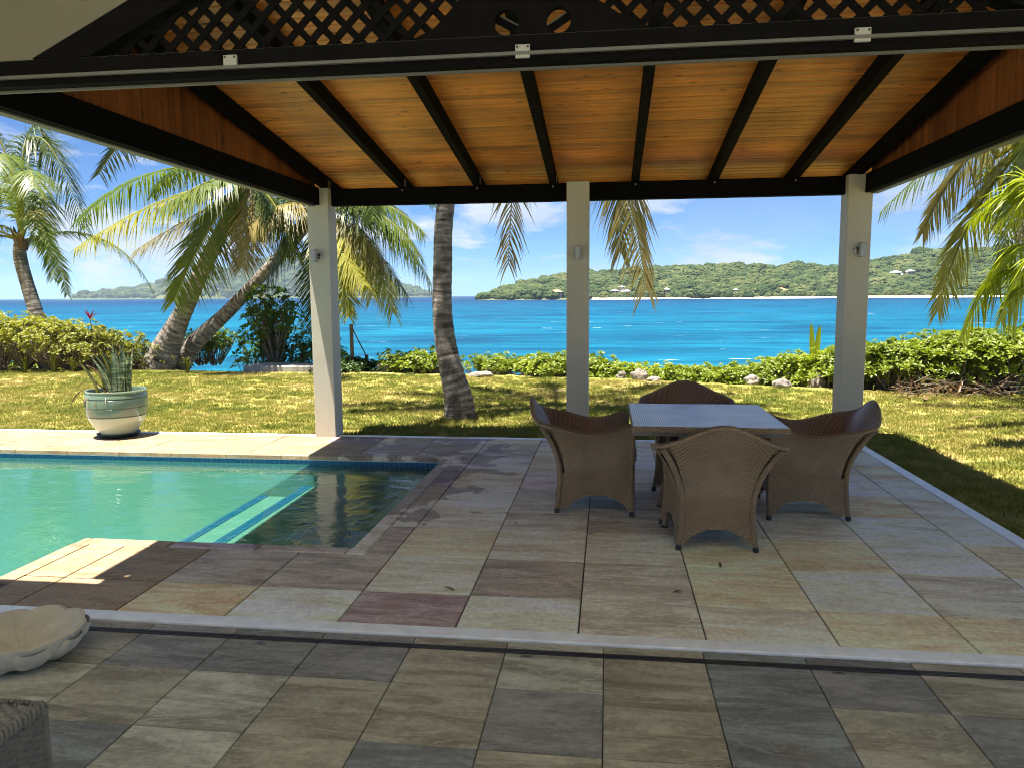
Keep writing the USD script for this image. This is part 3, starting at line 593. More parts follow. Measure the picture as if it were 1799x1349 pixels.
RAF = [-3.14, -2.27, -1.43, -.6, .28, 1.1, 1.92, 2.53]
for x in RAF:
    b = MB(); b.beam((x, Y0, zr(Y0) + .067), (x, Y1 - .02, zr(Y1 - .02) + .067), .072, .134, c=.003)
    rf = obj('rafter', b, M['black_paint'], roof)
    bo = MB().tube([(x, 8.27, 2.765), (x, 8.258, 2.765)], .011, 8); obj('bolt', bo, M['steel'], rf)
    bk = MB().box((x + .038, 8.2, 2.80), (x + .044, 8.27, 2.88)); obj('cleat', bk, M['track_metal'], rf)
pit = .1
ys = np.arange(Y0, Y1, pit)
for y in ys:
    b = MB(); ya, yb = y + .004, y + pit - .004
    za, zb = zr(ya) + .136, zr(yb) + .136
    v = []
    for yy, zz in ((ya, za + .007), (ya + .007, za - .001), (yb - .007, zb), (yb, zb + .007), (yb, zb + .02), (ya, za + .02)):
        for xx in (VL + .03, VR - .03): v.append((xx, yy, zz))
    f = []
    for i in range(6):
        j = (i + 1) % 6; f += [[2 * i, 2 * j, 2 * j + 1], [2 * i, 2 * j + 1, 2 * i + 1]]
    for e in (0, 1):
        for i in range(1, 5): f.append([e, 2 * i + e, 2 * i + 2 + e] if e else [e, 2 * i + 2 + e, 2 * i + e])
    obj('ceiling_board', b.add(v, f), M['pine'], roof)
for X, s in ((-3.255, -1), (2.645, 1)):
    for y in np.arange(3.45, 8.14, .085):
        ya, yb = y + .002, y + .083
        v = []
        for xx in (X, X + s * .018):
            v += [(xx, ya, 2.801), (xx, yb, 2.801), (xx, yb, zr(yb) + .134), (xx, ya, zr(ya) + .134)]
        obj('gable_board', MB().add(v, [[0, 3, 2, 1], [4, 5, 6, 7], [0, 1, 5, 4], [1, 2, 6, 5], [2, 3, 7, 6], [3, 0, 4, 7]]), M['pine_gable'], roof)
    obj('gable_backing', MB().add([(X + s * .022, 3.45, 2.801), (X + s * .022, 8.16, 2.801), (X + s * .022, 8.16, zr(8.16) + .13), (X + s * .022, 3.45, zr(3.45) + .13),
        (X + s * .04, 3.45, 2.801), (X + s * .04, 8.16, 2.801), (X + s * .04, 8.16, zr(8.16) + .13), (X + s * .04, 3.45, zr(3.45) + .13)],
        [[0, 3, 2, 1], [4, 5, 6, 7], [0, 1, 5, 4], [1, 2, 6, 5], [2, 3, 7, 6], [3, 0, 4, 7]]), M['black_paint'], roof)
b = MB(); b.beam(((VL + VR) / 2, Y0 - .045, zr(Y0 - .045) + .185), ((VL + VR) / 2, Y1, zr(Y1) + .185), VR - VL, .04); obj('roof_sheet', b, M['roof_metal'], roof)
obj('flashing', MB().prism(sbox(-3.25, 2.9, VR, zr(Y0) + .17).difference(Polygon([(-5.6, 2.0), (4.6, 2.0)] + up_(.0)[::-1])), front(3.396), .018), M['roof_metal'], roof)
obj('fascia', MB().box((VL, Y1 + .002, zr(Y1) + .03), (VR, Y1 + .025, zr(Y1) + .21)), M['black_paint'], roof)
for x in (VL - .012, VR - .008):
    b = MB(); b.beam((x + .01, Y0, zr(Y0) + .13), (x + .01, Y1, zr(Y1) + .13), .018, .16); obj('verge_board', b, M['black_paint'], roof)
c = onY(1035, 113, 5.62); dl = MB().lathe([(0, -.012), (.04, -.012), (.055, -.006), (.06, 0), (.06, .02)], 28)
x = c[0]; y = 5.62; dl = MB().add(np.vstack(dl.v) * [1, 1, 1] + [x, y, zr(y) + .135], np.vstack(dl.f)); lt = obj('ceiling_fitting', dl, M['plate'], roof)
obj('grille', MB().lathe([(.012, -.016), (.03, -.016), (.03, -.013), (.012, -.013)], 20, (x, y, zr(y) + .135)), M['rubber'], lt)

# ================================================================== FURNITURE AND SMALL THINGS
def chair_parts(root):
    """Woven tub chair facing +y: swept rim, concave sides, arched skirt between four capped feet."""
    Rw, Fw, yb, yf, rc = .222, .285, -.268, .268, .05
    pts, nrm, seg, sp = [], [], [], []
    def lerp(a, b, n): return [a + (b - a) * t for t in np.linspace(0, 1, n)]
    def side(sx, order):
        A, B = np.array([sx * Fw, yf]), np.array([sx * (Rw + .012), yb + rc])
        out = []
        for t in np.linspace(0, 1, 22):
            p = A + (B - A) * t; p = p + np.array([sx, 0]) * (-.012 * math.sin(math.pi * t)); out.append((p, np.array([sx, .0 - .55 * t ** 6]), 's', t))
        return out if order > 0 else out[::-1]
    left = side(-1, 1); right = side(1, -1)
    rear = []
    for t in np.linspace(-1, 1, 25):
        p = np.array([Rw * .97 * t, yb + .01 * t * t + .012 * (1 - t * t) * 0]); rear.append((p, np.array([t ** 5 * .75 + t * .22, -1.0]), 'r', t))
    allp = left + rear + right
    P = np.array([a[0] for a in allp]); N = np.array([a[1] for a in allp]); N /= np.linalg.norm(N, axis=1, keepdims=True)
    def rim(a):
        k, t = a[2], a[3]
        if k == 'r': return .818 - .145 * abs(t) ** 2.1
        return np.interp(t, [0, .12, .3, .5, .7, .88, 1], [.675, .655, .622, .604, .612, .642, .678])
    def flare(a):
        k, t = a[2], a[3]
        if k == 'r': return .215 - .005 * abs(t) ** 3
        return np.interp(t, [0, .15, .4, .7, .9, 1], [.035, .06, .10, .14, .18, .21])
    def skirt(a):
        k, t = a[2], a[3]
        s = abs(t) if k == 'r' else abs(2 * t - 1)
        return .034 + .105 * max(0, 1 - (s / .90) ** 2.3) ** .75
    ZT = np.array([rim(a) for a in allp]); FL = np.array([flare(a) for a in allp]); ZB = np.array([skirt(a) for a in allp])
    k3 = np.ones(5) / 5
    for arr_ in (ZT, FL):
        pad = np.pad(arr_, 2, mode='edge'); arr_[:] = np.convolve(pad, k3, 'valid')
    nn = np.pad(N, ((2, 2), (0, 0)), mode='edge'); N = np.stack([np.convolve(nn[:, i], k3, 'valid') for i in (0, 1)], 1); N /= np.linalg.norm(N, axis=1, keepdims=True)
    U = np.concatenate([[0], np.cumsum(np.linalg.norm(np.diff(P, axis=0), axis=1))])
    def at(i, z, off=0.0):
        zn = np.clip((z - .27) / (ZT[i] - .27), 0, 1); o = FL[i] * zn ** 1.9 + .035 * np.clip((.27 - z) / .27, 0, 1) ** 1.6 * (1 if True else 0)
        q = P[i] + N[i] * (o - off); return np.array([q[0], q[1], z])
    T = np.linspace(0, 1, 26)
    def surf(i0, i1, off, zlo=None, skip=None):
        V = np.array([[at(i, (ZB[i] if zlo is None else zlo) + (ZT[i] - (ZB[i] if zlo is None else zlo)) * t, off) for i in range(i0, i1)] for t in T])
        UV = np.array([[(U[i], (ZB[i] if zlo is None else zlo) + (ZT[i] - (ZB[i] if zlo is None else zlo)) * t) for i in range(i0, i1)] for t in T])
        return V, UV
    nL, nR = len(left), len(rear); n = len(allp)
    cuts = {'side_panel': (0, nL), 'back_panel': (nL + 1, nL + nR - 1), 'side_panel2': (nL + nR, n)}
    for nm, (a, b) in cuts.items():
        V, UV = surf(a, b, 0.0); m = MB(); m.grid(V, UV, flip=True)
        obj(nm.rstrip('2'), m, M['wicker'], root, smooth=True, uv=True)
    low = MB()   # the band below the slits joins the panels at the rear corners
    for a, b in ((nL - 1, nL + 2), (nL + nR - 2, nL + nR + 1)):
        V = np.array([[at(i, ZB[i] + (.30 - ZB[i]) * t) for i in range(a, b)] for t in np.linspace(0, 1, 8)]); UV = np.array([[(U[i], ZB[i] + (.30 - ZB[i]) * t) for i in range(a, b)] for t in np.linspace(0, 1, 8)])
        low.grid(V, UV, flip=True)
        V = np.array([[at(i, ZT[i] - .05 + .05 * t) for i in range(a, b)] for t in np.linspace(0, 1, 3)]); low.grid(V, flip=True)
    obj('corner_band', low, M['wicker'], root, smooth=True, uv=True)
    V, UV = surf(0, n, .03, .33); inn = MB(); inn.grid(V, UV[..., ::-1] * [1, .55]); obj('inner_shell', inn, M['wicker_inner'], root, smooth=True, uv=True)
    rp = np.array([at(i, ZT[i], .013) for i in range(n)]); rm = MB().tube(rp, .0175, 8); obj('rim', rm, M['wicker'], root, smooth=True, uv=True)
    for i, zt in ((0, ZT[0]), (nL, None), (nL + nR - 1, None), (n - 1, ZT[-1])):
        zz = np.linspace(.03, (ZT[i] if zt is None else zt) - .012, 18); lp = np.array([at(i, z, .012 if zt is not None else .004) for z in zz])
        lg = MB().tube(lp, np.interp(zz, [0, .05, .2, .8], [.0165, .018, .021, .021]), 8); l = obj('leg', lg, M['wicker'], root, smooth=True, uv=True)
        q = at(i, .03, .012 if zt is not None else .004); q0 = at(i, 0.0, .012 if zt is not None else .004); q0[:2] = q[:2] + (q0[:2] - q[:2])
        obj('foot_cap', MB().tube([q0 + [0, 0, .001], q0 + [0, 0, .004], q + [0, 0, .004]], [.015, .0185, .0185], 10), M['rubber'], l)
    ap = MB(); xs = np.linspace(-Fw + .01, Fw - .01, 24); zb = .034 + .115 * np.maximum(0, 1 - np.abs(xs / Fw / .92) ** 2.4) ** .75
    V = np.array([[(x, yf - .004, z0 + (.375 - z0) * t) for x, z0 in zip(xs, zb)] for t in np.linspace(0, 1, 12)]); UV = V[..., [0, 2]]
    ap.grid(V, UV, flip=False); ap.grid(V - [0, .02, 0], UV, flip=True); obj('front_apron', ap, M['wicker'], root, smooth=True, uv=True)
    st = MB().prism(Polygon([(-Fw + .03, yf - .005), (Fw - .03, yf - .005), (Rw - .02, yb + .02), (-Rw + .02, yb + .02)]), lambda a: a + [0, 0, .345], .022); obj('seat_deck', st, M['wicker_inner'], root)
    cu = trimesh.creation.box((.47, .54, .11)).subdivide().subdivide().subdivide()
    v = np.array(cu.vertices); h = v / [.235, .27, .055]; r_ = (np.abs(h) ** 6).sum(1) ** (1 / 6); v = h / r_[:, None] * [.235, .27, .055]
    v[:, 0] *= 1 + .07 * (v[:, 1] / .27); v[:, 2] += .012 * (1 - np.abs(h[:, 0] / r_) ** 2) * np.sign(v[:, 2])
    obj('seat_cushion', MB().add(v + [0, .045, .422], cu.faces), M['cushion'], root, smooth=True)
CG = 'woven chairs around the square table'
ch = thing('wicker_chair', (.69, 4.955, 0), 0.0, label='woven tub chair in front of the table, its rounded back turned to us', cat='chair', group=CG)
chair_parts(ch)
copy_of(ch, (-.10, 5.665, 0), math.radians(-87), label='woven tub chair beside the table, nearest the pool, high back towards the pool', cat='chair', group=CG)
copy_of(ch, (1.44, 5.675, 0), math.radians(86), label='woven tub chair beside the table, nearest the lawn edge, high back to the corner column', cat='chair', group=CG)
copy_of(ch, (.69, 6.385, 0), math.radians(180), label='woven tub chair behind the table, only its arched back showing above the top', cat='chair', group=CG)

tb = thing('dining_table', (.66, 5.40, 0), label='square woven dining table with pale weathered top among four tub chairs', cat='table')
tp = MB(); hw, hd = .49, .52
gxx, gyy = np.meshgrid(np.linspace(-hw, hw, 3), np.linspace(-hd, hd, 3), indexing='xy'); V = np.stack([gxx, gyy, np.full_like(gxx, .752)], -1); tp.grid(V, V[..., :2])
obj('table_top', tp, M['wicker_top'], tb, uv=True)
ed = MB()
prof = [(0, .752), (.006, .750), (.009, .744), (.009, .718), (.004, .712)]
lp = [(-hw, -hd), (hw, -hd), (hw, hd), (-hw, hd), (-hw, -hd)]
for (a, b), nrm in zip(zip(lp[:-1], lp[1:]), ((0, -1), (1, 0), (0, 1), (-1, 0))):
    L = math.dist(a, b); rows, uvr = [], []
    for o, z in prof:
        ex = np.array(nrm) * o; t = (np.array(b) - np.array(a)) / L
        rows.append([(*(np.array(a) + ex - t * o), z), (*(np.array(b) + ex + t * o), z)]); uvr.append([(0, z + o), (L, z + o)])
    ed.grid(np.array(rows), np.array(uvr), flip=True)
obj('table_edge', ed, M['wicker'], tb, smooth=True, uv=True)
obj('underside', MB().box((-hw + .004, -hd + .004, .690), (hw - .004, hd - .004, .712)), M['wicker_grey'], tb)
for sx in (-1, 1):
    for sy in (-1, 1):
        lg = MB().tube([(sx * .20, sy * .2, .69), (sx * .19, sy * .19, .3), (sx * .26, sy * .26, .012)], [.024, .024, .022], 10); l = obj('leg', lg, M['wicker'], tb, smooth=True, uv=True)
        obj('foot_cap', MB().tube([(sx * .26, sy * .26, 0), (sx * .26, sy * .26, .014)], .024, 10), M['rubber'], l)
obj('cross_brace', MB().box((-.19, -.02, .28), (.19, .02, .32)), M['wicker_grey'], tb)

# ---- planter with its plant
PC = np.array([-5.69, 8.02, 0.0])
pot = thing('planter', PC, label='glazed green and cream banded pot on a dark saucer beside the pool', cat='pot')
P = lambda *a: np.array(a)
obj('saucer', MB().lathe([(.0, .004), (.19, .004), (.215, .02), (.235, .045), (.228, .048), (.205, .024), (.0, .02)], 48), M['saucer'], pot, smooth=35)
obj('lower_body', MB().lathe([(.0, .026), (.175, .026), (.185, .035), (.235, .105), (.275, .165), (.302, .215), (.315, .250)], 56), M['pot_pale'], pot, smooth=40)
obj('groove', MB().lathe([(.315, .250), (.311, .254), (.313, .262), (.319, .266)], 56), M['pot_dark'], pot, smooth=40)
obj('middle_band', MB().lathe([(.319, .266), (.328, .30), (.332, .33), (.333, .352)], 56), M['pot_green'], pot, smooth=40)
obj('groove', MB().lathe([(.333, .352), (.329, .356), (.330, .366), (.334, .370)], 56), M['pot_dark'], pot, smooth=40)
obj('upper_band', MB().lathe([(.334, .370), (.335, .42), (.331, .455)], 56), M['pot_green'], pot, smooth=40)
obj('groove', MB().lathe([(.331, .455), (.327, .459), (.327, .467), (.331, .471)], 56), M['pot_dark'], pot, smooth=40)
obj('neck', MB().lathe([(.331, .471), (.327, .50), (.318, .522), (.322, .532), (.326, .540), (.320, .549), (.306, .549), (.300, .538), (.298, .44)], 56), M['pot_green'], pot, smooth=40)
for a in (-2.72, -2.60, -2.30, -2.18):
    rb = MB().tube([(.334 * math.cos(a), .334 * math.sin(a), z) for z in (.375, .41, .448)], .0075, 6); obj('rib', rb, M['pot_dark'], pot, smooth=True)
obj('soil', MB().lathe([(.0, .50), (.15, .498), (.299, .49)], 30), M['soil'], pot, smooth=True)
sp_ = thing('snake_plant', PC + [0, 0, .49], label='upright mottled snake plant growing out of the banded pot', cat='plant')
def blade(mb, base, tip, w, mid=None, n=9, face=0.0, fold=.25):
    base, tip = np.asarray(base, float), np.asarray(tip, float); m = (base + tip) / 2 if mid is None else np.asarray(mid, float)
    t = np.linspace(0, 1, n)[:, None]; c = (1 - t) ** 2 * base + 2 * t * (1 - t) * m + t ** 2 * tip
    s = np.array([math.cos(face), math.sin(face), 0]); d = np.array([-math.sin(face), math.cos(face), 0])
    ww = w * np.sin(np.clip(t * .86 + .2, 0, 1.06) * math.pi * .94) ** .6; ww[-1] = .001
    v = np.stack([c - s * ww, c + d * ww * fold, c + s * ww], 1); mb.grid(v); mb.grid(v - d * .002, flip=True)
for i in range(15):
    a = rng.uniform(0, 6.28); r = rng.uniform(.02, .13); b = MB(); h = rng.uniform(.42, .62)
    bs = np.array([.10 + r * math.cos(a) * .9, r * math.sin(a), 0]); blade(b, bs, bs + [rng.normal(.02, .05), rng.normal(0, .04), h], .022, bs + [rng.normal(0, .012), 0, h * .5], face=rng.uniform(-.5, .5))
    obj('leaf', b, M['snake_leaf'], sp_, smooth=True)
for i in range(11):
    b = MB(); bs = np.array([rng.uniform(-.2, .0), rng.uniform(-.12, .12), 0]); h = rng.uniform(.3, .5); lean = rng.uniform(.05, .26)
    blade(b, bs, bs + [-lean, rng.normal(0, .06), h], .018, bs + [-lean * .25, 0, h * .6], face=rng.uniform(-.6, .6)); obj('leaf', b, M['snake_leaf' if i % 3 else 'frond_yellow'], sp_, smooth=True)
for tip, mid in (((-.5, -.1, .28), (-.2, -.05, .5)), ((-.42, -.12, .06), (-.25, -.1, .30)), ((-.46, -.2, -.18), (-.33, -.2, .22)), ((-.2, -.37, -.12), (-.1, -.3, .12)), ((.12, -.36, -.06), (.05, -.25, .14)), ((-.03, -.36, -.13), (0, -.28, .16))):
    b = MB(); blade(b, (mid[0] * .3, mid[1] * .3, 0), tip, .011, mid, face=.3); obj('dry_leaf', b, M['dry_leaf'], sp_, smooth=True)

# ---- stone lotus bowl
bw = thing('stone_bowl', (-2.605, 2.90, 0), label='carved stone bowl shaped like an open lotus on the floor by the pool', cat='bowl')
UsdGeom.Xformable(bw).AddScaleOp().Set(Gf.Vec3f(.66, .66, .80))
def bowl_shell(nu=192, nv=26, out=True):
    V = np.zeros((nv, nu + 1, 3))
    for j in range(nu + 1):
        a = 2 * math.pi * j / nu; k = 9
        ph = (a * k / (2 * math.pi)) % 1; w = abs(math.sin(math.pi * ph)); cusp = w ** .55
        R = .375 + .028 * cusp; H = .150 + .020 * cusp
        for i in range(nv):
            t = i / (nv - 1)
            if out:
                r = .13 + (R - .13) * (math.sin(t * math.pi / 2) ** .9); z = H * (1 - math.cos(t * math.pi / 2)) ** .85
                r *= 1 + .022 * (w - .55) * math.sin(math.pi * min(1, t * 1.1)) ; zz = z
            else:
                r = (R - .03) * t; zz = .035 + (H - .035) * t ** 2.1; rg = math.exp(-((ph - .5) / .07) ** 2); zz += .006 * rg * math.sin(math.pi * t) - .004 * (1 - w) ** 4 * math.sin(math.pi * t)
            V[i, j] = (r * math.cos(a), r * math.sin(a), zz)
    return V
Vo, Vi = bowl_shell(), bowl_shell(out=False)
m = MB(); m.grid(Vo); obj('outer_shell', m, M['bowl'], bw, smooth=True)
m = MB(); m.grid(Vi, flip=True); obj('inside', m, M['bowl'], bw, smooth=True)
m = MB(); m.grid(np.stack([Vo[-1], Vo[-1] * .985 + [0, 0, .004], Vi[-1] * 1.01 + [0, 0, .004], Vi[-1]])); obj('lip', m, M['bowl'], bw, smooth=40)
for k in range(9):   # outer petals stand proud between the cusps
    a0 = 2 * math.pi * (k + 0.0) / 9; V = np.zeros((14, 13, 3))
    for i, t in enumerate(np.linspace(.12, .93, 14)):
        hw_ = .31 * math.sin(math.pi * min(1, (t - .06) * .95)) ** .6
        for j, s in enumerate(np.linspace(-1, 1, 13)):
            a = a0 + s * hw_; ph = (a * 9 / (2 * math.pi)) % 1; w = abs(math.sin(math.pi * ph)); R = .375 + .028 * w ** .55; H = .150 + .020 * w ** .55
            r = .13 + (R - .13) * (math.sin(t * math.pi / 2) ** .9); z = H * (1 - math.cos(t * math.pi / 2)) ** .85; pr = .030 * (1 - s ** 4) + .0005
            V[i, j] = ((r + pr) * math.cos(a), (r + pr) * math.sin(a), z - pr * .25)
    obj('petal', MB().grid(V), M['bowl'], bw, smooth=True)

# ---- woven block seat at the left foreground, over-and-under strands
wb = thing('wicker_stool', (-1.6 - .45, 1.845 - .45, 0), label='woven block stool cut off at the lower corner of the view', cat='stool')
def weave_face(nu, nv, su, sv, place, amp=.0045):
    """Horizontal strands that pass over and under upright stakes."""
    n_, m_ = nu * 6 + 1, nv * 5 + 1; u = np.linspace(0, nu, n_); v = np.linspace(0, nv, m_)
    Ug, Vg = np.meshgrid(u, v, indexing='xy'); row = np.minimum(np.floor(Vg), nv - 1)
    h = amp * (np.cos(np.pi * (Ug + row)) * .8 + .6) * np.abs(np.sin(np.pi * Vg)) ** .5
    return place(Ug * su, Vg * sv, h), np.stack([Ug * su, Vg * sv], -1)
S_, H_ = .45, .445
for nm, pl in (('front_panel', lambda u, v, h: np.stack([-S_ + u, -S_ - h, v], -1)), ('side_panel', lambda u, v, h: np.stack([S_ + h, -S_ + u, v], -1)), ('rear_panel', lambda u, v, h: np.stack([S_ - u, S_ + h, v], -1)), ('side_panel', lambda u, v, h: np.stack([-S_ - h, S_ - u, v], -1))):
    V, UV = weave_face(44, 40, .9 / 44, .43 / 40, pl); obj(nm, MB().grid(V), M['wicker_grey'], wb, smooth=True)
V, UV = weave_face(36, 60, .9 / 36, .9 / 60, lambda u, v, h: np.stack([-S_ + u, -S_ + v, H_ + h], -1)); obj('top_panel', MB().grid(V), M['wicker_grey'], wb, smooth=True)
rl = MB()
for a, b in (((-S_, -S_), (S_, -S_)), ((S_, -S_), (S_, S_)), ((S_, S_), (-S_, S_)), ((-S_, S_), (-S_, -S_))):
    L = .9; ts = np.linspace(0, 1, 56)[:-1]
    for t in ts:
        c = np.array(a) + (np.array(b) - np.array(a)) * (t + .5 / 55); d = (np.array(b) - np.array(a)) / L; nrm = np.array([d[1], -d[0]])
        arc = [np.r_[c + nrm * .012 * math.cos(q) - nrm * .008 + d * .010 * (q / 1.6 - .5), H_ - .012 + .016 * math.sin(q)] for q in np.linspace(-.6, 2.0, 5)]
        rl.tube(arc, .0085, 5, cap=False)
obj('wrapped_edge', rl, M['wicker_grey'], wb, smooth=True, kind='stuff')
for s in (-1, 1):
    for q in (-1, 1): obj('corner_post', MB().tube([(s * (S_ - .002), q * (S_ - .002), 0), (s * (S_ - .002), q * (S_ - .002), H_ - .01)], .011, 8), M['wicker_grey'], wb, smooth=True)

# ---- wall lamps on the columns
def wall_lamp(x, z, dx, label):
    t = thing('wall_lamp', (x, 8.166, z), label=label, cat='lamp', group='steel wall lamps on the columns')
    obj('backplate', MB().lathe([(0, 0), (.034, 0), (.034, .012), (0, .014)], 24).moved(np.array([[1, 0, 0, -dx * .03], [0, 0, -1, 0], [0, 1, 0, 0], [0, 0, 0, 1.0]])), M['steel'], t, smooth=40)
    obj('arm', MB().tube([(-dx * .03, -.012, 0), (0, -.05, 0)], .011, 10), M['steel'], t, smooth=True)
    b = MB().lathe([(.0, -.07), (.026, -.07), (.031, -.066), (.031, .066), (.026, .07), (.0, .07)], 26, (0, -.062, 0)); obj('cylinder', b, M['steel'], t, smooth=40)
    obj('lens', MB().lathe([(.0, -.0712), (.022, -.0712), (.022, -.069)], 20, (0, -.062, 0)), M['white_strip'], t)
wall_lamp(-3.245, 2.05, -1.4, 'small steel cylinder lamp on the sunlit column beside the pool')
wall_lamp(-.325, 2.045, 0, 'small steel cylinder lamp on the middle column')
wall_lamp(2.555, 2.035, .9, 'small steel cylinder lamp on the corner column by the side lawn')

# ---- garden stones, step, rope rail
def stone_at(px_, py_, w, h, label, Y=None, seed=1, group=None, m='rock'):
    p = onZ(px_, py_, -.05) if Y is None else onY(px_, py_, Y)
    s = trimesh.creation.icosphere(3); v = np.array(s.vertices); nz = meshkit.fbm(v * 1.3 + seed * 7.3, 4, seed); q = np.floor(meshkit.noise(v * 2.2 + seed) * 4) / 4
    v = v * (.25 + 1.05 * nz + .30 * q)[:, None] * [w / 2.6, w / 3, h * .8]
    t = obj('garden_rock', MB().add(v + [p[0], p[1], p[2] + h * .25], s.faces), M[m], None, smooth=28, label=label, cat='rock', group=group)
stone_at(1124, 668, .42, .22, 'pale jagged rock at the lawn edge right of the middle column', seed=2)
stone_at(1092, 664, .30, .14, 'low pale rock tucked under creeper right beside the middle column', seed=3)
stone_at(1150, 670, .40, .10, 'flat pale rock lying behind the far chair', seed=4)
stone_at(1322, 673, .38, .15, 'dark pitted rock under the hedge behind the table', seed=5)
stone_at(1374, 682, .42, .19, 'wedge-shaped pinkish rock on the grass behind the table', seed=6)
stone_at(1434, 678, .40, .24, 'pointed grey rock left of the corner column', seed=7)
stone_at(848, 661, .75, .10, 'long flat sandy stone at the lawn edge right of the palm trunk', seed=8)
stone_at(680, 652, .50, .22, 'rounded grey rock in the creeper between column and palm trunk', seed=9)
p = onZ(512, 652, -.05); st = MB().box((p[0] - 1.1, p[1] - .1, -.08), (p[0] + 1.1, p[1] + .75, .07), .02)
obj('garden_step', st, M['slab_concrete'], None, label='low concrete slab step on the lawn under the leafy bush', cat='step')
rr = thing('rope_railing', label='rope rail on two posts descending towards the sea', cat='railing')
pa, pb = onY(620, 640, 16.2), onY(640, 660, 16.6)
ta, tbp = onY(617, 570, 16.2), onY(644, 624, 17.2)
obj('post', MB().tube([(ta[0], ta[1], -.4), ta], .045, 8), M['post_wood'], rr); obj('post', MB().tube([(tbp[0], tbp[1], -1.2), tbp], .045, 8), M['post_wood'], rr)
obj('rope', MB().tube([ta - [0, 0, .04], (ta + tbp) / 2 - [0, 0, .05], tbp - [0, 0, .03], tbp + (tbp - ta) * .6 - [0, 0, .1]], .016, 6), M['rope'], rr, smooth=True)

# ================================================================== PLANTS
UP = np.array([0, 0, 1.0])
def bez(P, t):
    P = [np.asarray(p, float) for p in P]; t = np.asarray(t)[:, None]
    if len(P) == 3: return (1 - t) ** 2 * P[0] + 2 * t * (1 - t) * P[1] + t ** 2 * P[2]
    return (1 - t) ** 3 * P[0] + 3 * t * (1 - t) ** 2 * P[1] + 3 * t ** 2 * (1 - t) * P[2] + t ** 3 * P[3]
def frond(P, leaflets, rach, n=64, L=.75, w=.022, droop=.6, fwd=.75, spread=1.0, start=.14, r0=.03, seed=0, sidevec=None, wind=0.0):
    """A feather frond along a bezier: leaflets leave both sides of the rib, lean to the tip and hang."""
    n, w = int(n * 1.35), w * .74
    g = np.random.default_rng(seed)
    tt = np.linspace(0, 1, 26); c = bez(P, tt); rach.tube(c, np.interp(tt, [0, .15, 1], [r0 * 1.5, r0, .004]), 5, cap=False)
    t = np.linspace(start, 1.0, n) ; c = bez(P, t); tg = bez(P, np.minimum(t + .01, 1.0)) - bez(P, np.minimum(t + .01, 1.0) - .02); tg /= np.linalg.norm(tg, axis=1, keepdims=True)
    hz = np.asarray(P[-1], float) - np.asarray(P[0], float); hz[2] = 0
    sd = np.cross(hz, UP) if sidevec is None else np.asarray(sidevec, float); sd = sd / (np.linalg.norm(sd) + 1e-9)
    prof = np.interp((t - start) / (1 - start), [0, .12, .4, .75, 1], [.35, .8, 1.0, .72, .32])
    for s in (-1, 1):
        nrm = np.cross(tg, sd); 
        l = L * prof * g.uniform(.72, 1.12, n)
        f = fwd * np.interp(t, [0, 1], [.8, 1.4])[:, None] + g.normal(0, .11, (n, 1))
        d = sd * s * spread + tg * f + g.normal(0, .11, (n, 3)) + np.array([wind, 0, 0]); d /= np.linalg.norm(d, axis=1, keepdims=True)
        ws = np.cross(d, nrm); ws /= np.linalg.norm(ws, axis=1, keepdims=True) + 1e-9
        dr = droop * g.uniform(.6, 1.3, (n, 1))
        K = [0, .3, .65, 1.0]; W = [.6, 1.0, .75, .04]; rows = []
        for k, ww in zip(K, W):
            q = c + d * (l[:, None] * k) - UP * dr * (l[:, None] * k ** 2 * .75)
            rows += [q - ws * w * ww * .5, q + ws * w * ww * .5]
        V = np.stack(rows, 1); base = np.arange(n)[:, None] * 8
        F = np.concatenate([base + np.array([[2 * i, 2 * i + 1, 2 * i + 3, 2 * i + 2]]) for i in range(3)])
        leaflets.add(V.reshape(-1, 3), F)
def palm(label, trunk_pts, radii, fronds, rings=True, flare=None, extra=None, group=None, husk=True):
    t = thing('coconut_palm', label=label, cat='palm', group=group)
    P = np.array(trunk_pts, float); s = np.linspace(0, 1, len(P)); k = np.linspace(0, 1, 90)
    from scipy.interpolate import CubicSpline
    cs = CubicSpline(s, P, axis=0); path = cs(k); r = np.interp(k, np.linspace(0, 1, len(radii)), radii)
    r = r * (1 + .03 * np.sin(k * 90 * 2.1) * (.4 + rng.random(90) * .6))
    obj('trunk', MB().tube(path, r, 18), M['bark'], t, smooth=True, uv=True)
    if husk:
        top = path[-1]; b = MB()
        for i in range(14):
            a = rng.uniform(0, 6.28); d = np.array([math.cos(a), math.sin(a), 0]); blade(b, top + d * r[-1] * .8 - UP * .25, top + d * rng.uniform(.2, .4) + UP * rng.uniform(-.1, .5), .06, top + d * r[-1] * 1.3 + UP * .1, face=a + 1.57)
        obj('husk', b, M['dry_leaf'], t, smooth=True)
    for i, (kind, Pts, kw) in enumerate(fronds):
        lf, rc = MB(), MB(); frond(Pts, lf, rc, seed=i * 13 + len(label), **kw)
        f = obj('frond', lf, M[kind], t); obj('rib', rc, M['frond_yellow' if kind != 'frond_dry' else 'frond_dry'], f, smooth=True)
    return t
def crown(top, n, L, a0=0, kinds=('frond_green',), rise=(.2, 1.0), seed=0, skip=(), hang=1.0, **kw):
    g = np.random.default_rng(seed); out = []
    for i in range(n):
        a = a0 + 2 * math.pi * i / n + g.uniform(-.2, .2)
        if any(abs((a - s + math.pi) % (2 * math.pi) - math.pi) < w for s, w in skip): continue
        d = np.array([math.cos(a), math.sin(a), 0]); r = g.uniform(*rise); l = L * g.uniform(.85, 1.1)
        out.append((kinds[i % len(kinds)], [top, top + d * l * .35 + UP * r * l * .42, top + d * l * .75 + UP * (r * .42 - .05) * l, top + d * l * .95 + UP * (r * .35 - .55 * hang) * l], dict(L=.62, **kw)))
    return out

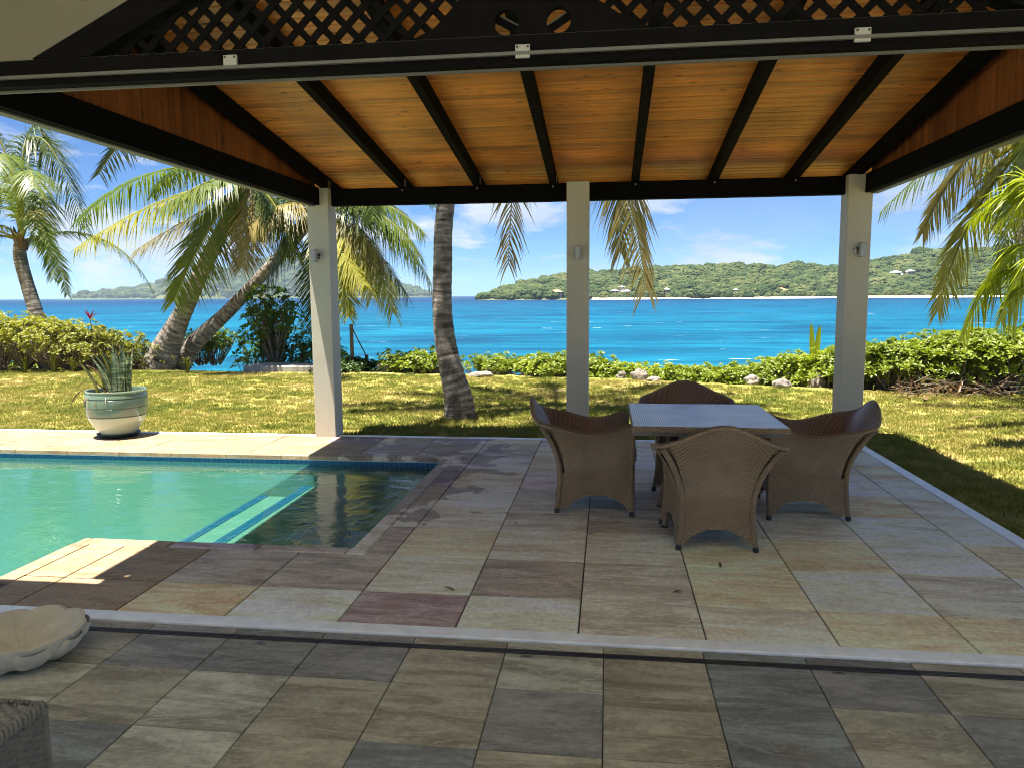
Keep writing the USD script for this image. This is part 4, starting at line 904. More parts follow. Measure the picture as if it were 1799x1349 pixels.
# --- far palm at the left margin
YA = 20.0
q = lambda x, y, Y: onY(x, y, Y)
topA = q(38, 425, YA)
frA = [('frond_dark', [topA, q(22, 250, YA), q(62, 130, YA), q(146, 395, YA - .5)], dict(L=1.35, droop=1.0, n=84, w=.042)),
       ('frond_green', [topA, q(40, 340, YA - .5), q(50, 250, YA - 2), q(60, 330, YA - 3)], dict(L=1.2, droop=.9, n=60, w=.04)),
       ('frond_green', [topA, q(30, 330, YA - .5), q(15, 215, YA - 1.6), q(-5, 300, YA - 2.8)], dict(L=1.2, droop=.9, n=64, w=.04)),
       ('frond_green', [topA, q(60, 340, YA), q(85, 290, YA - .6), q(80, 420, YA - 1)], dict(L=.9, droop=.9, n=60, w=.036)),
       ('frond_yellow', [topA, q(56, 360, YA), q(78, 330, YA - 1), q(76, 430, YA - 1.6)], dict(L=.7, droop=.9, n=50, w=.032)),
       ('frond_green', [topA, q(20, 330, YA), q(0, 280, YA), q(-60, 400, YA)], dict(L=1.1, droop=.8, w=.04)),
       ('frond_dark', [topA, q(20, 240, YA), q(-20, 150, YA), q(-90, 300, YA)], dict(L=1.2, droop=.8, w=.04)),
       ('frond_dark', [topA, q(35, 250, YA + .5), q(45, 170, YA + .5), q(95, 260, YA + .5)], dict(L=1.2, droop=.9, n=70, w=.04)),
       ('frond_yellow', [topA, q(10, 390, YA), q(-20, 370, YA), q(-30, 470, YA)], dict(L=.6, droop=.8, n=44, w=.03))]
frA += crown(topA, 5, 3.4, .6, ('frond_green', 'frond_dark'), seed=3, w=.045)
palm('slim coconut palm at the far left margin, behind the low hedge', [q(92, 640, YA) - [0, 0, .3], q(66, 560, YA), q(48, 500, YA), q(36, 455, YA), topA], [.24, .20, .18, .18, .16], frA)

# --- leaning palm with thick foot, beside the pot
YB = 17.0
topB = q(436, 318, YB - .6)
frB = [('frond_yellow', [topB, q(370, 318, YB - .8), q(260, 350, YB - 1), q(133, 437, YB - 1.4)], dict(L=.95, droop=1.0, n=84, w=.04)),
       ('frond_green', [topB, q(360, 270, YB), q(230, 290, YB + .2), q(138, 388, YB)], dict(L=1.05, droop=1.0, n=84, w=.04)),
       ('frond_dry', [topB, q(370, 370, YB - .6), q(310, 390, YB - 1.2), q(236, 442, YB - 1.8)], dict(L=.85, droop=.75, n=70, w=.035)),
       ('frond_green', [topB, q(400, 345, YB - 1.2), q(350, 420, YB - 1.6), q(306, 528, YB - 1.8)], dict(L=1.05, droop=.5, n=90, w=.042, fwd=.85, sidevec=(.75, .65, 0))),
       ('frond_dry', [topB, q(450, 360, YB - 1), q(440, 400, YB - 1.2), q(425, 470, YB - 1.3)], dict(L=.8, droop=.6, n=64, w=.035, sidevec=(.9, .4, 0))),
       ('frond_dark', [topB, q(440, 300, YB - 1), q(300, 90, YB - 2), q(175, 305, YB - 2.4)], dict(L=.85, droop=.4, n=100, w=.038, sidevec=(.9, .4, 0))),
       ('frond_green', [topB, q(400, 300, YB - 1.4), q(350, 320, YB - 2), q(285, 365, YB - 2.4)], dict(L=.9, droop=.9, n=70, w=.04)),
       ('frond_dark', [topB, q(470, 330, YB - .8), q(500, 380, YB - .8), q(520, 450, YB - 1)], dict(L=.9, droop=.8, n=70, w=.04))]
frB += crown(topB, 5, 4.0, .3, ('frond_green', 'frond_dark'), seed=5, w=.04, rise=(.5, 1.2), skip=((-1.57, .5),), hang=.4)
palm('coconut palm with a swollen foot leaning right behind the planter', [q(272, 648, YB) - [0, 0, .1], q(300, 594, YB), q(328, 535, YB - .1), q(362, 462, YB - .3), q(404, 380, YB - .5), topB],
     [.42, .31, .215, .18, .17, .165, .15], frB)
# --- second leaning palm, crown behind the sunlit column
YC = 17.6
topC = q(556, 372, YC)
frC = [('frond_green', [topC, q(620, 355, YC), q(700, 380, YC), q(757, 498, YC)], dict(L=.95, droop=1.0, n=84, w=.04)),
       ('frond_yellow', [topC, q(590, 400, YC - .6), q(660, 420, YC - 1), q(690, 548, YC - 1.2)], dict(L=.95, droop=.8, n=80, w=.042)),
       ('frond_yellow', [topC, q(580, 420, YC - 1), q(600, 480, YC - 1.4), q(612, 556, YC - 1.6)], dict(L=.7, droop=.5, n=70, w=.04, sidevec=(.9, .4, 0))),
       ('frond_dark', [topC, q(555, 430, YC - .8), q(550, 500, YC - 1), q(556, 580, YC - 1)], dict(L=.7, droop=.5, n=70, w=.04, sidevec=(.9, .4, 0))),
       ('frond_dry', [topC, q(520, 360, YC - .8), q(470, 370, YC - 1.2), q(412, 440, YC - 1.6)], dict(L=.95, droop=.9, n=80, w=.04)),
       ('frond_green', [topC, q(610, 335, YC - .4), q(690, 345, YC - .4), q(745, 410, YC - .6)], dict(L=.85, droop=1.0, n=80, w=.04)),
       ('frond_dry', [topC, q(600, 380, YC - .6), q(640, 390, YC - 1), q(665, 470, YC - 1.2)], dict(L=.8, droop=.9, n=70, w=.036)),
       ('frond_dark', [topC, q(520, 390, YC - .4), q(490, 410, YC - .6), q(470, 500, YC - .8)], dict(L=.9, droop=.8, n=76, w=.04)),
       ('frond_green', [topC, q(500, 340, YC - .6), q(450, 330, YC - .8), q(380, 420, YC - 1)], dict(L=.9, droop=.9, n=76, w=.04)),
       ('frond_dark', [topC, q(600, 340, YC), q(650, 330, YC), q(712, 375, YC)], dict(L=.8, droop=.9, n=60, w=.036))]
frC += [('frond_green', [topC, q(600, 350, YC - .6), q(680, 350, YC - 1), q(735, 450, YC - 1.2)], dict(L=1.0, droop=1.1, n=84, w=.036)),
       ('frond_yellow', [topC, q(585, 390, YC - .8), q(635, 400, YC - 1.2), q(655, 520, YC - 1.5)], dict(L=.95, droop=.8, n=76, w=.036)),
       ('frond_dark', [topC, q(600, 390, YC - .2), q(650, 410, YC - .3), q(715, 520, YC - .4)], dict(L=.9, droop=.8, n=76, w=.036)),
       ('frond_dry', [topC, q(530, 350, YC - 1), q(480, 350, YC - 1.4), q(440, 400, YC - 1.8)], dict(L=.9, droop=.9, n=70, w=.034)),
       ('frond_yellow', [topC, q(560, 400, YC - 1.2), q(590, 430, YC - 1.6), q(640, 500, YC - 1.8)], dict(L=.8, droop=.7, n=70, w=.034))]
frB += []
frC += crown(topC, 4, 3.6, .8, ('frond_green', 'frond_dark'), seed=8, w=.04, rise=(.4, 1.1), skip=((-1.57, .6),), hang=.5)
palm('slender coconut palm leaning far right with its crown behind the sunlit column', [q(300, 642, YC) - [0, 0, .3], q(345, 600, YC), q(400, 548, YC), q(455, 490, YC), q(505, 436, YC), topC],
     [.36, .22, .175, .155, .145, .135, .13], frC)
# --- palm standing just beyond the terrace
YD = 9.95
topD = np.array([-1.75, 10.3, 6.4])
dn = lambda x, y, Y: q(x, y, Y)
frD = [('frond_dry', [topD, topD + [.8, -.5, .6], dn(905, 230, 9.3), dn(893, 462, 9.1)], dict(L=.62, droop=.8, n=70, w=.026, sidevec=(1, .1, 0), fwd=1.0)),
       ('frond_dry', [topD, topD + [1.5, -.3, .9], dn(1065, 110, 9.6), dn(1136, 505, 9.4)], dict(L=.85, droop=.9, n=120, w=.030, sidevec=(1, .1, 0), fwd=1.1, wind=-.25)),
       ('frond_dry', [topD, topD + [1.6, 0, .8], dn(1090, 120, 10), dn(1090, 440, 9.9)], dict(L=.8, droop=.9, n=120, w=.030, sidevec=(1, .1, 0), fwd=1.1)),
       ('frond_green', [topD, topD + [-.6, 0, .7], dn(640, 120, 10.3), dn(655, 378, 10.2)], dict(L=.6, droop=.6, n=100, w=.034, sidevec=(1, .1, 0)))]
frD += crown(topD, 13, 3.3, .2, ('frond_green', 'frond_yellow', 'frond_green'), seed=11, w=.045, rise=(.35, 1.1), hang=.55)
palm('coconut palm trunk standing just beyond the terrace, crown hidden above the roof', [q(806, 735, YD) - [0, 0, .05], q(803, 690, YD), q(788, 630, YD), q(777, 545, YD), q(778, 455, YD), q(783, 360, YD + .03), (topD + q(786, 330, YD)) / 2 + [.03, .05, 0], topD],
     [.225, .188, .15, .132, .126, .12, .115, .11], frD)
# --- palms at the right margin
YE = 9.6
topE = q(1990, 150, YE)
frE = [('frond_green', [topE, q(1860, 120, YE + 1.5), q(1690, 230, YE + 1.6), q(1548, 372, YE + 1.6)], dict(L=.55, droop=.8, n=80, w=.03)),
       ('frond_yellow', [topE, q(1830, 190, YE), q(1700, 330, YE - .2), q(1648, 545, YE - .3)], dict(L=.72, droop=.35, n=90, w=.036, sidevec=(.85, .5, 0), fwd=.9)),
       ('frond_dry', [topE, q(1850, 130, YE - .2), q(1690, 240, YE - .4), q(1622, 408, YE - .5)], dict(L=.6, droop=.45, n=84, w=.034, sidevec=(.85, .5, 0), fwd=1.0)),
       ('frond_green', [topE, q(1880, 150, YE - .3), q(1790, 220, YE - .5), q(1760, 470, YE - .6)], dict(L=.7, droop=.5, n=80, w=.036, sidevec=(.85, .5, 0))),
       ('frond_dry', [topE, q(1900, 200, YE - .3), q(1820, 260, YE - .4), q(1790, 430, YE - .5)], dict(L=.5, droop=.6, n=60, w=.03, sidevec=(.85, .5, 0)))]
frE += crown(topE, 8, 3.0, 0, ('frond_green', 'frond_yellow'), seed=14, w=.04, rise=(.6, 1.2), skip=((3.14, 1.25),))
palm('coconut palm at the right margin with long yellowing fronds hanging into view', [q(2080, 700, YE), q(2040, 500, YE), q(2000, 300, YE), topE], [.2, .16, .14, .13], frE)
t = thing('cane_palm', label='bright yellow-green cane palm with broad curling leaflets at the right edge', cat='palm')
YF = 8.5; bF = q(1850, 640, YF); bF[0] += .75; bF[2] = -.05
g = np.random.default_rng(21)
for k in range(4): obj('stem', MB().tube([bF + [g.normal(0, .12), g.normal(0, .12), 0], bF + [g.normal(0, .15), g.normal(0, .15), .8], bF + [g.normal(0, .25), g.normal(0, .25), 1.6]], [.024, .02, .014], 8), M['twig'], t, smooth=True)
FF = [((1840, 560), (1800, 440), (1745, 440), (1692, 592), 1), ((1845, 560), (1830, 400), (1790, 395), (1735, 500), 1), ((1850, 520), (1850, 330), (1790, 290), (1706, 388), 0), ((1850, 520), (1870, 300), (1830, 290), (1752, 400), 0),
      ((1850, 540), (1850, 420), (1820, 420), (1772, 520), 1), ((1860, 540), (1880, 400), (1900, 300), (1960, 330), 0), ((1860, 500), (1840, 300), (1800, 300), (1775, 330), 0), ((1850, 580), (1820, 480), (1790, 480), (1760, 560), 1), ((1860, 560), (1900, 430), (1960, 430), (2010, 520), 1)]
for i, (a, b, c, d, yl) in enumerate(FF):
    lf, rc = MB(), MB(); frond([q(*a, YF), q(*b, YF - .1), q(*c, YF - .2), q(*d, YF - .3)], lf, rc, n=34, L=.42, w=.038, droop=.75, fwd=.8, start=.25, r0=.014, seed=50 + i, sidevec=(.8, .6, 0))
    f = obj('frond', lf, M['areca'], t); obj('rib', rc, M['areca'], f, smooth=True)

# --- shrubs: whorls of leaves on stems
def whorl_cloud(n, rx, ry, h, L, w, seed, lobes=4, per=(9, 13), low=0.0, fill=.45):
    g = np.random.default_rng(seed); lf, tw = MB(), MB(); VV, FFs, base = [], [], 0
    cen = [(g.uniform(-.55, .55) * rx, g.uniform(-.5, .5) * ry, g.uniform(.5, .8) * h, g.uniform(.45, .7)) for _ in range(lobes)]
    for i in range(n):
        cx_, cy_, cz_, sc = cen[g.integers(lobes)]
        d = g.normal(size=3); d[2] = abs(d[2]) * 1.1 - .35; d /= np.linalg.norm(d)
        rad = (1 - fill * g.random() ** 2)
        p = np.array([cx_ + d[0] * rx * sc * rad, cy_ + d[1] * ry * sc * rad, max(.04 + low, cz_ + d[2] * h * .5 * rad)])
        ax = d * .7 + UP * .7 + g.normal(0, .25, 3); ax /= np.linalg.norm(ax)
        if i % 3 == 0: tw.tube([np.array([cx_ * .5, cy_ * .5, 0]), (p + [cx_ * .5, cy_ * .5, 0]) / 2 + g.normal(0, .05, 3), p], [.014, .010, .005], 4, cap=False)
        m = g.integers(*per); s = np.cross(ax, [.3, .9, .2]); s /= np.linalg.norm(s); q2 = np.cross(ax, s); l0 = L * g.uniform(.7, 1.2)
        th = np.arange(m) * 2.39996 + g.uniform(0, 6); el = np.linspace(.15, 1.15, m) + g.normal(0, .12, m)
        dd = np.cos(el)[:, None] * (np.cos(th)[:, None] * s + np.sin(th)[:, None] * q2) + np.sin(el)[:, None] * ax
        sd = np.cross(dd, ax); sd /= np.linalg.norm(sd, axis=1, keepdims=True) + 1e-9; nn = np.cross(sd, dd)
        l = (l0 * np.linspace(1.05, .6, m) * g.uniform(.85, 1.15, m))[:, None]; ww = w * l / L
        b = p + dd * .01; mid = b + dd * l * .62; tip = b + dd * l - nn * l * .12
        V = np.stack([b, mid - sd * ww + nn * ww * .35, mid, mid + sd * ww + nn * ww * .35, tip], 1)
        VV.append(V.reshape(-1, 3)); kk = base + np.arange(m)[:, None] * 5
        FFs.append(np.concatenate([kk + [[0, 1, 2]], kk + [[0, 2, 3]], kk + [[1, 4, 2]], kk + [[2, 4, 3]]])); base += 5 * m
    lf.add(np.vstack(VV), np.vstack(FFs)); return lf, tw
def shrub(name, cloud, m, loc, rz=0, scale=1.0, **kw):
    t = thing(name, loc, rz, **kw)
    if scale != 1.0: UsdGeom.Xformable(t).AddScaleOp().Set(Gf.Vec3f(*np.broadcast_to(scale, 3).astype(float).tolist()))
    obj('leaves', cloud[0], M[m], t, kind='stuff'); obj('stems', cloud[1], M['twig'], t); return t
ORD = 'first second third fourth fifth sixth seventh eighth ninth tenth eleventh twelfth thirteenth fourteenth fifteenth sixteenth'.split()
def shrub_row(name, spots, cloud, m, **kw):
    first = None
    for i, (x, y, s, lab, *gr) in enumerate(spots):
        k = dict(kw, label=lab.replace('#', ORD[i]))
        if gr: k['group'] = gr[0]
        z = float(ground_z(x, y)) - .02; rz = float(rng.uniform(0, 6.28))
        first = shrub(name, cloud, m, (x, y, z), rz, s, **k) if first is None else (copy_of(first, (x, y, z), rz, s, name=name, **k) and first)
HR = 'broad-leaved hedge shrubs along the lawn edge'
cl1 = whorl_cloud(330, .85, .75, .95, .125, .027, 31, lobes=7)
at_ = lambda px_, py_: onZ(px_, py_, -.05)
sp1 = []
for px_, s in ((1055, .40), (1110, .46), (1165, .62), (1215, .76), (1262, .84), (1308, .90), (1352, .92), (1398, .94), (1446, .96), (1505, .94), (1560, .96), (1605, .92), (1655, .94), (1705, .94), (1755, .92), (1805, .95)):
    b = onZ(px_, np.interp(px_, [1000, 1200, 1400, 1550, 1800], [660, 662, 674, 686, 700]), -.05); sp1.append((b[0], b[1] + .55 * s + .15, s, 'bright broad-leaved hedge shrub, # from the middle column going right', HR))
shrub_row('hedge_shrub', sp1, cl1, 'shrub_bright', cat='shrub')
cl1b = whorl_cloud(230, .9, .7, .9, .135, .028, 36, lobes=6)
sp = []
for px_, py_, s in ((1240, 661, .78), (1290, 664, .84), (1335, 666, .86), (1375, 668, .88), (1425, 670, .95), (1480, 672, .95), (1535, 674, .95), (1590, 678, .96), (1640, 680, .92), (1690, 684, .94), (1740, 688, .95), (1790, 690, 1.0)):
    b = onZ(px_, py_, -.05); sp.append((b[0], b[1] + 1.2, s, 'yellow-green shrub of the rear hedge row facing the sea, # from the left', 'hedge shrubs in the second row'))
shrub_row('sea_hedge_shrub', sp, cl1b, 'shrub_bright', cat='shrub')
cl2 = whorl_cloud(230, .95, .6, .56, .095, .026, 32, lobes=6)
sp2 = []
for px_, s in ((705, .95), (745, 1.0), (845, .8), (885, .7), (925, .75), (965, 1.0), (1005, 1.0), (1045, .95), (1090, 1.0), (1135, 1.05), (1175, 1.1)):
    b = onZ(px_, np.interp(px_, [680, 900, 1200], [655, 660, 664]), -.05); sp2.append((b[0], b[1] + .5, s, 'low creeping glossy-leaved plant at the middle of the lawn edge, # of its row', 'creeping plants at the middle of the lawn edge'))
shrub_row('creeping_plant', sp2, cl2, 'shrub_bright', cat='plant')
cl3 = whorl_cloud(200, .95, .75, .42, .10, .028, 37, lobes=5); sp = []
for px_, py_, s in ((615, 652, 1.1), (650, 652, .95), (690, 652, .9), (725, 654, .8)):
    b = onZ(px_, py_, -.05); sp.append((b[0], b[1] + .4, s, 'low dark-leaved creeper, # from the sunlit column towards the palm trunk', 'dark creepers beside the rope rail'))
shrub_row('dark_creeper', sp, cl3, 'shrub_dark', cat='plant')
cl4 = whorl_cloud(250, 1.15, .9, 1.75, .15, .042, 33, lobes=7, fill=.6, per=(6, 9))
sp = []
for px_, s, lab in ((425, 1.0, 'tall leafy bush right of the leaning palms, above the concrete step'), (505, .85, 'dark leafy bush just left of the sunlit column'), (575, .62, 'leafy bush partly hidden behind the sunlit column')):
    b = onZ(px_, 648, -.05); sp.append((b[0], b[1] + 1.2, s, lab))
shrub_row('leafy_bush', sp, cl4, 'shrub_mid', cat='bush')
cl4b = whorl_cloud(190, 1.0, .8, 1.45, .15, .042, 43, lobes=6, fill=.5, per=(6, 9))
b = onZ(455, 648, -.05); shrub('leafy_bush', cl4b, 'shrub_mid', (b[0], b[1] + .9, -.1), 0, (1.0, 1.0, 1.1), label='green bush with sunlit top leaves crossing the slender leaning trunk', cat='bush')
cl4c = whorl_cloud(120, .8, .6, .8, .12, .035, 47, lobes=4, per=(6, 9))
for px_, lab in ((355, 'small bush at the feet of the two leaning trunks'), (330, 'small yellowish bush behind the feet of the leaning trunks')):
    b = onZ(px_, 640, -.05); shrub('small_bush', cl4c, 'shrub_mid', (b[0], b[1] + .8, -.15), px_, 1.0, label=lab, cat='bush')
cl5 = whorl_cloud(330, 1.15, .9, .92, .085, .024, 34, lobes=6)
sp = []
for px_, py_, s in ((-70, 652, 1.25), (-10, 655, 1.15), (55, 655, 1.1), (105, 655, .95), (150, 653, .85), (190, 650, .85), (225, 648, .75)):
    b = onZ(px_, py_, -.05); sp.append((b[0], b[1] + .75, s, 'dense small-leaved shrub of the left hedge, # from the left margin', 'small-leaved hedge shrubs on the left'))
shrub_row('left_hedge_shrub', sp, cl5, 'shrub_olive', cat='shrub')
cl5b = whorl_cloud(300, 1.1, .9, 1.0, .10, .03, 35, lobes=6); sp = []
for px_, py_, s in ((20, 640, 1.1), (120, 638, 1.15), (70, 640, .95), (170, 640, .85), (215, 640, .85), (-60, 640, 1.2)):
    b = onZ(px_, py_, -.05); sp.append((b[0], b[1] + 1.3, s, 'greener shrub in the rear row of the left hedge, # of its row', 'rear hedge shrubs on the left'))
shrub_row('left_sea_shrub', sp, cl5b, 'shrub_bright', cat='shrub')
# tall rosette shrub at the right margin
cl6 = whorl_cloud(130, .6, .6, 1.5, .16, .032, 38, lobes=7, fill=.3); b = onZ(1815, 700, -.05)
shrub('tall_shrub', cl6, 'shrub_bright', (b[0] + .35, b[1] + .2, -.08), 0, 1.0, label='tall rosette-leaved shrub rising under the cane palm at the right edge', cat='shrub')
# dead brush below the right hedge
g = np.random.default_rng(61); tw = MB()
for i in range(110):
    b = onZ(g.uniform(1590, 1799), g.uniform(684, 704), -.05) + [0, .25, g.uniform(.0, .26)]; d = g.normal(size=3) * [.22, .15, .07]; tw.tube([b - d, b + g.normal(0, .03, 3), b + d], .006, 3, cap=False)
lf = MB()
for i in range(260):
    b = onZ(g.uniform(1575, 1799), g.uniform(684, 706), -.05) + [0, .2, g.uniform(.0, .22)]; blade(lf, b, b + g.normal(0, .09, 3), .02, n=4, face=g.uniform(0, 6))
t = thing('dead_brush', label='heap of dead brown twigs and leaves under the hedge right of the corner column', cat='brushwood')
obj('twigs', tw, M['twig'], t, kind='stuff'); obj('dead_leaves', lf, M['dry_leaf'], t, kind='stuff')
# bird's nest like pair of upright leaves left of the corner column
t = thing('upright_plant', onY(1432, 592, 14.4), label='two broad upright yellow-green leaves poking above the hedge', cat='plant')
for dx, l in ((-.08, .34), (.08, .3)):
    b = MB(); blade(b, (dx * .3, 0, -.55), (dx, 0, l - .08), .05, (dx * .6, 0, -.05), face=0); obj('leaf', b, M['areca'], t, smooth=True)
# red-flowered stem
t = thing('flowering_plant', onZ(165, 652, -.05), label='thin stem with a spray of red leaves above the left hedge', cat='plant')
tp_ = onY(158, 560, 15.6) - onZ(165, 652, -.05)
obj('stem', MB().tube([(0, 0, 0), tp_ * .5 + [.05, 0, 0], tp_], [.014, .012, .008], 6), M['twig'], t, smooth=True)
g = np.random.default_rng(71)
for i in range(11):
    a = i * 2.4; r_ = .10 + .09 * g.random(); e_ = tp_ + [r_ * math.cos(a), r_ * math.sin(a), g.uniform(-.02, .24)]; b = MB(); blade(b, tp_, e_, .016, (tp_ + e_) / 2 + [0, 0, .05], n=6, face=g.uniform(0, 3)); obj('leaf', b, M['flower'], t, smooth=True)
# strappy tufts in front of the left hedge
def strap_tuft(seed, n=36, h=.5):
    g = np.random.default_rng(seed); b = MB()
    for i in range(n):
        a = g.uniform(0, 6.28); d = np.array([math.cos(a), math.sin(a), 0]); r = g.uniform(.1, .5) * h; hh = h * g.uniform(.6, 1.1)
        blade(b, d * .03, d * r + UP * hh * .75, .012, d * r * .35 + UP * hh, n=6, face=a + 1.57)
    return b
first = None
for px_, s, lab in ((95, 1.0, 'strappy grass clump before the hedge under the far palm'), (130, .8, 'smaller strappy grass clump before the left hedge'), (200, .9, 'strappy grass clump behind the planter'), (330, .8, 'strappy grass clump at the foot of the leaning palms'), (45, .9, 'strappy grass clump at the left margin of the hedge')):
    b = onZ(px_, 655, -.05); kw = dict(label=lab, cat='grass clump', group='strappy clumps along the left hedge')
    if first is None:
        first = thing('grass_clump', b, 0, **kw); obj('blades', strap_tuft(81), M['shrub_olive'], first, smooth=True, kind='stuff')
    else: copy_of(first, b, px_, s, **kw)

# --- lawn grass
def tuft(seed, n=26, r=.085, h=.05):
    g = np.random.default_rng(seed); a = g.uniform(0, 6.28, n); rr_ = r * np.sqrt(g.random(n)); b = np.stack([rr_ * np.cos(a), rr_ * np.sin(a), np.full(n, -.01)], 1)
    l = g.normal(0, .5, (n, 2)) * h; hh = h * g.uniform(.5, 1.2, n); f = g.uniform(0, 3.14, n); s = np.stack([np.cos(f), np.sin(f), 0 * f], 1) * .0042
    mid = b + np.stack([l[:, 0] * .4, l[:, 1] * .4, hh * .7], 1); tip = b + np.stack([l[:, 0], l[:, 1], hh], 1)
    V = np.stack([b - s, b + s, mid + s * .8, mid - s * .8, tip], 1).reshape(-1, 3); k = np.arange(n)[:, None] * 5
    return V, np.concatenate([k + [[0, 1, 2]], k + [[0, 2, 3]], k + [[3, 2, 4]]])
inst = UsdGeom.PointInstancer.Define(stage, '/World/lawn_grass'); meta(inst.GetPrim(), label='short green and straw-coloured lawn grass around the terrace', cat='grass', kind='stuff')
protos = []
for k in range(5):
    V, F = tuft(90 + k); pth = f'/World/lawn_grass/tuft_{k:03d}' if k else '/World/lawn_grass/tuft'
    usdkit.mesh(stage, pth, (V, F), M['grass']); protos.append(pth)
g = np.random.default_rng(99)
def scatter(x0, x1, y0, y1, dens):
    n = int((x1 - x0) * (y1 - y0) * dens); return np.stack([g.uniform(x0, x1, n), g.uniform(y0, y1, n)], 1)
pts = np.vstack([scatter(-9.5, 5.5, 8.36, 10.6, 150), scatter(-12.5, 8, 10.6, 13, 105), scatter(-15, 9, 13, 16, 80), scatter(2.75, 8, 3.6, 8.36, 190), scatter(5.5, 8, 8.36, 10.6, 120)])
pts = np.vstack([pts, scatter(-12, 2.75, 8.322, 8.40, 420), scatter(2.712, 2.80, 3.6, 8.4, 420)])
pts = pts[pts[:, 1] < edge(pts[:, 0]) + .3]
z = ground_z(pts[:, 0], pts[:, 1]); n = len(pts); rz = g.uniform(0, 6.28, n); sc = g.uniform(.7, 1.25, n)
inst.CreatePositionsAttr(Vt.Vec3fArray.FromNumpy(np.c_[pts, z].astype(np.float32)))
inst.CreateProtoIndicesAttr(Vt.IntArray.FromNumpy(g.integers(0, 5, n).astype(np.int32)))
inst.CreateOrientationsAttr(Vt.QuathArray([Gf.Quath(float(math.cos(a / 2)), 0, 0, float(math.sin(a / 2))) for a in rz]))
inst.CreateScalesAttr(Vt.Vec3fArray.FromNumpy(np.repeat(sc[:, None], 3, 1).astype(np.float32)))
inst.CreatePrototypesRel().SetTargets([Sdf.Path(p) for p in protos])
# fallen leaves on lawn and terrace
fl_ = [(1720, 735, 'curled brown leaf on the sunny lawn at the right'), (1625, 700, 'brown leaf on the grass below the dead brush'), (1665, 712, 'brown leaf on the lawn just in front of the dead brush'), (1190, 1040, 'dry leaf on the brown slab in front of the chairs'),
       (905, 920, 'tiny dry leaf on the slab left of the chair by the pool'), (962, 905, 'tiny dry leaf just left of the foot of the chair by the pool'), (1265, 992, 'dry leaf on the slab right in front of the nearest chair'),
       (788, 1034, 'pale dry leaf on the slab before the purple slab'), (1040, 938, 'dry leaf at the slab joint behind the nearest chair'), (1085, 700, 'brown leaf on the lawn behind the table')]
for i, (px_, py_, lab) in enumerate(fl_):
    p = onZ(px_, py_, .004 if py_ > 790 else -.02); b = MB(); s = .035 if py_ > 790 else .12
    blade(b, (-s, 0, .0), (s, 0, .006), s * .25, (0, 0, s * .5), n=5, face=1.57)
    kw = dict(label=lab, cat='leaf', group='dry leaves on the slabs' if py_ > 790 else 'brown leaves on the lawn')
    t = thing('fallen_leaf', p, i * 1.3, **kw); obj('blade', b, M['dry_leaf'], t, smooth=True)

# ================================================================== FAR SHORES
def island(name, prof, Y, depth, mat_, toe, rough=.16, seed=0, kind='structure'):
    """A forested ridge: its skyline, as elevation along x, falls to a shore in front and behind."""
    px_, py_ = np.array(prof, float).T; W_ = np.array([onY(x, y, Y) for x, y in zip(px_, py_)]); xs = np.linspace(W_[0, 0], W_[-1, 0], 220); H = np.interp(xs, W_[:, 0], W_[:, 2])
    v = np.linspace(0, 1, 44); out = []
    for t in v:
        sh = np.sin(np.clip(t / .62, 0, 1) * math.pi / 2) ** .8 if t < .62 else np.cos((t - .62) / .38 * math.pi / 2)
        yy = Y - depth * .5 + t * depth; p = np.stack([xs / depth * 9, np.full_like(xs, t * 7 + seed), 0 * xs], -1)
        k = 1 + (meshkit.fbm(p, 4, seed) - .5) * rough * 3 * min(1, t * 4) * (1 if t < .62 else 1) - (.0 if abs(t - .62) > .05 else 0)
        z = SEA_Z + (H - SEA_Z) * sh * np.clip(k, .55, 1.12) * np.interp(t, [0, .55, .62, 1], [1, .98, 1, .9])
        z = np.minimum(z, SEA_Z + (H - SEA_Z) * (yy / Y) * 1.02); z -= toe * (1 - sh)
        out.append(np.stack([xs, np.full_like(xs, yy), z], -1))
    V = np.array(out); obj(name, MB().grid(V), mat_, smooth=True, kind=kind); return V
P1 = [(872, 522), (885, 515), (905, 505), (930, 499), (960, 491), (1000, 487), (1050, 481), (1080, 482), (1130, 477), (1180, 472), (1230, 471), (1265, 465), (1300, 466), (1340, 471), (1380, 474), (1420, 471), (1470, 471), (1530, 466), (1590, 453), (1640, 447), (1700, 446), (1760, 441), (1830, 438), (1900, 447), (2050, 455), (2300, 480)]
HY = 1000.0
hill = island('hill', [(x, y + 3.5) for x, y in P1], HY, 420, M['hill_ground'], 1.0, seed=4)
P2 = [(-600, 524), (-10, 524.5)]
P3 = [(226, 524), (240, 516), (268, 506), (300, 502), (340, 494), (380, 481), (420, 470), (470, 462), (520, 452), (560, 450), (600, 462), (640, 480), (680, 500), (715, 511), (735, 518), (748, 522)]
isl = island('island', P3, 3600.0, 1100, M['forest'], 1.0, rough=.22, seed=9)
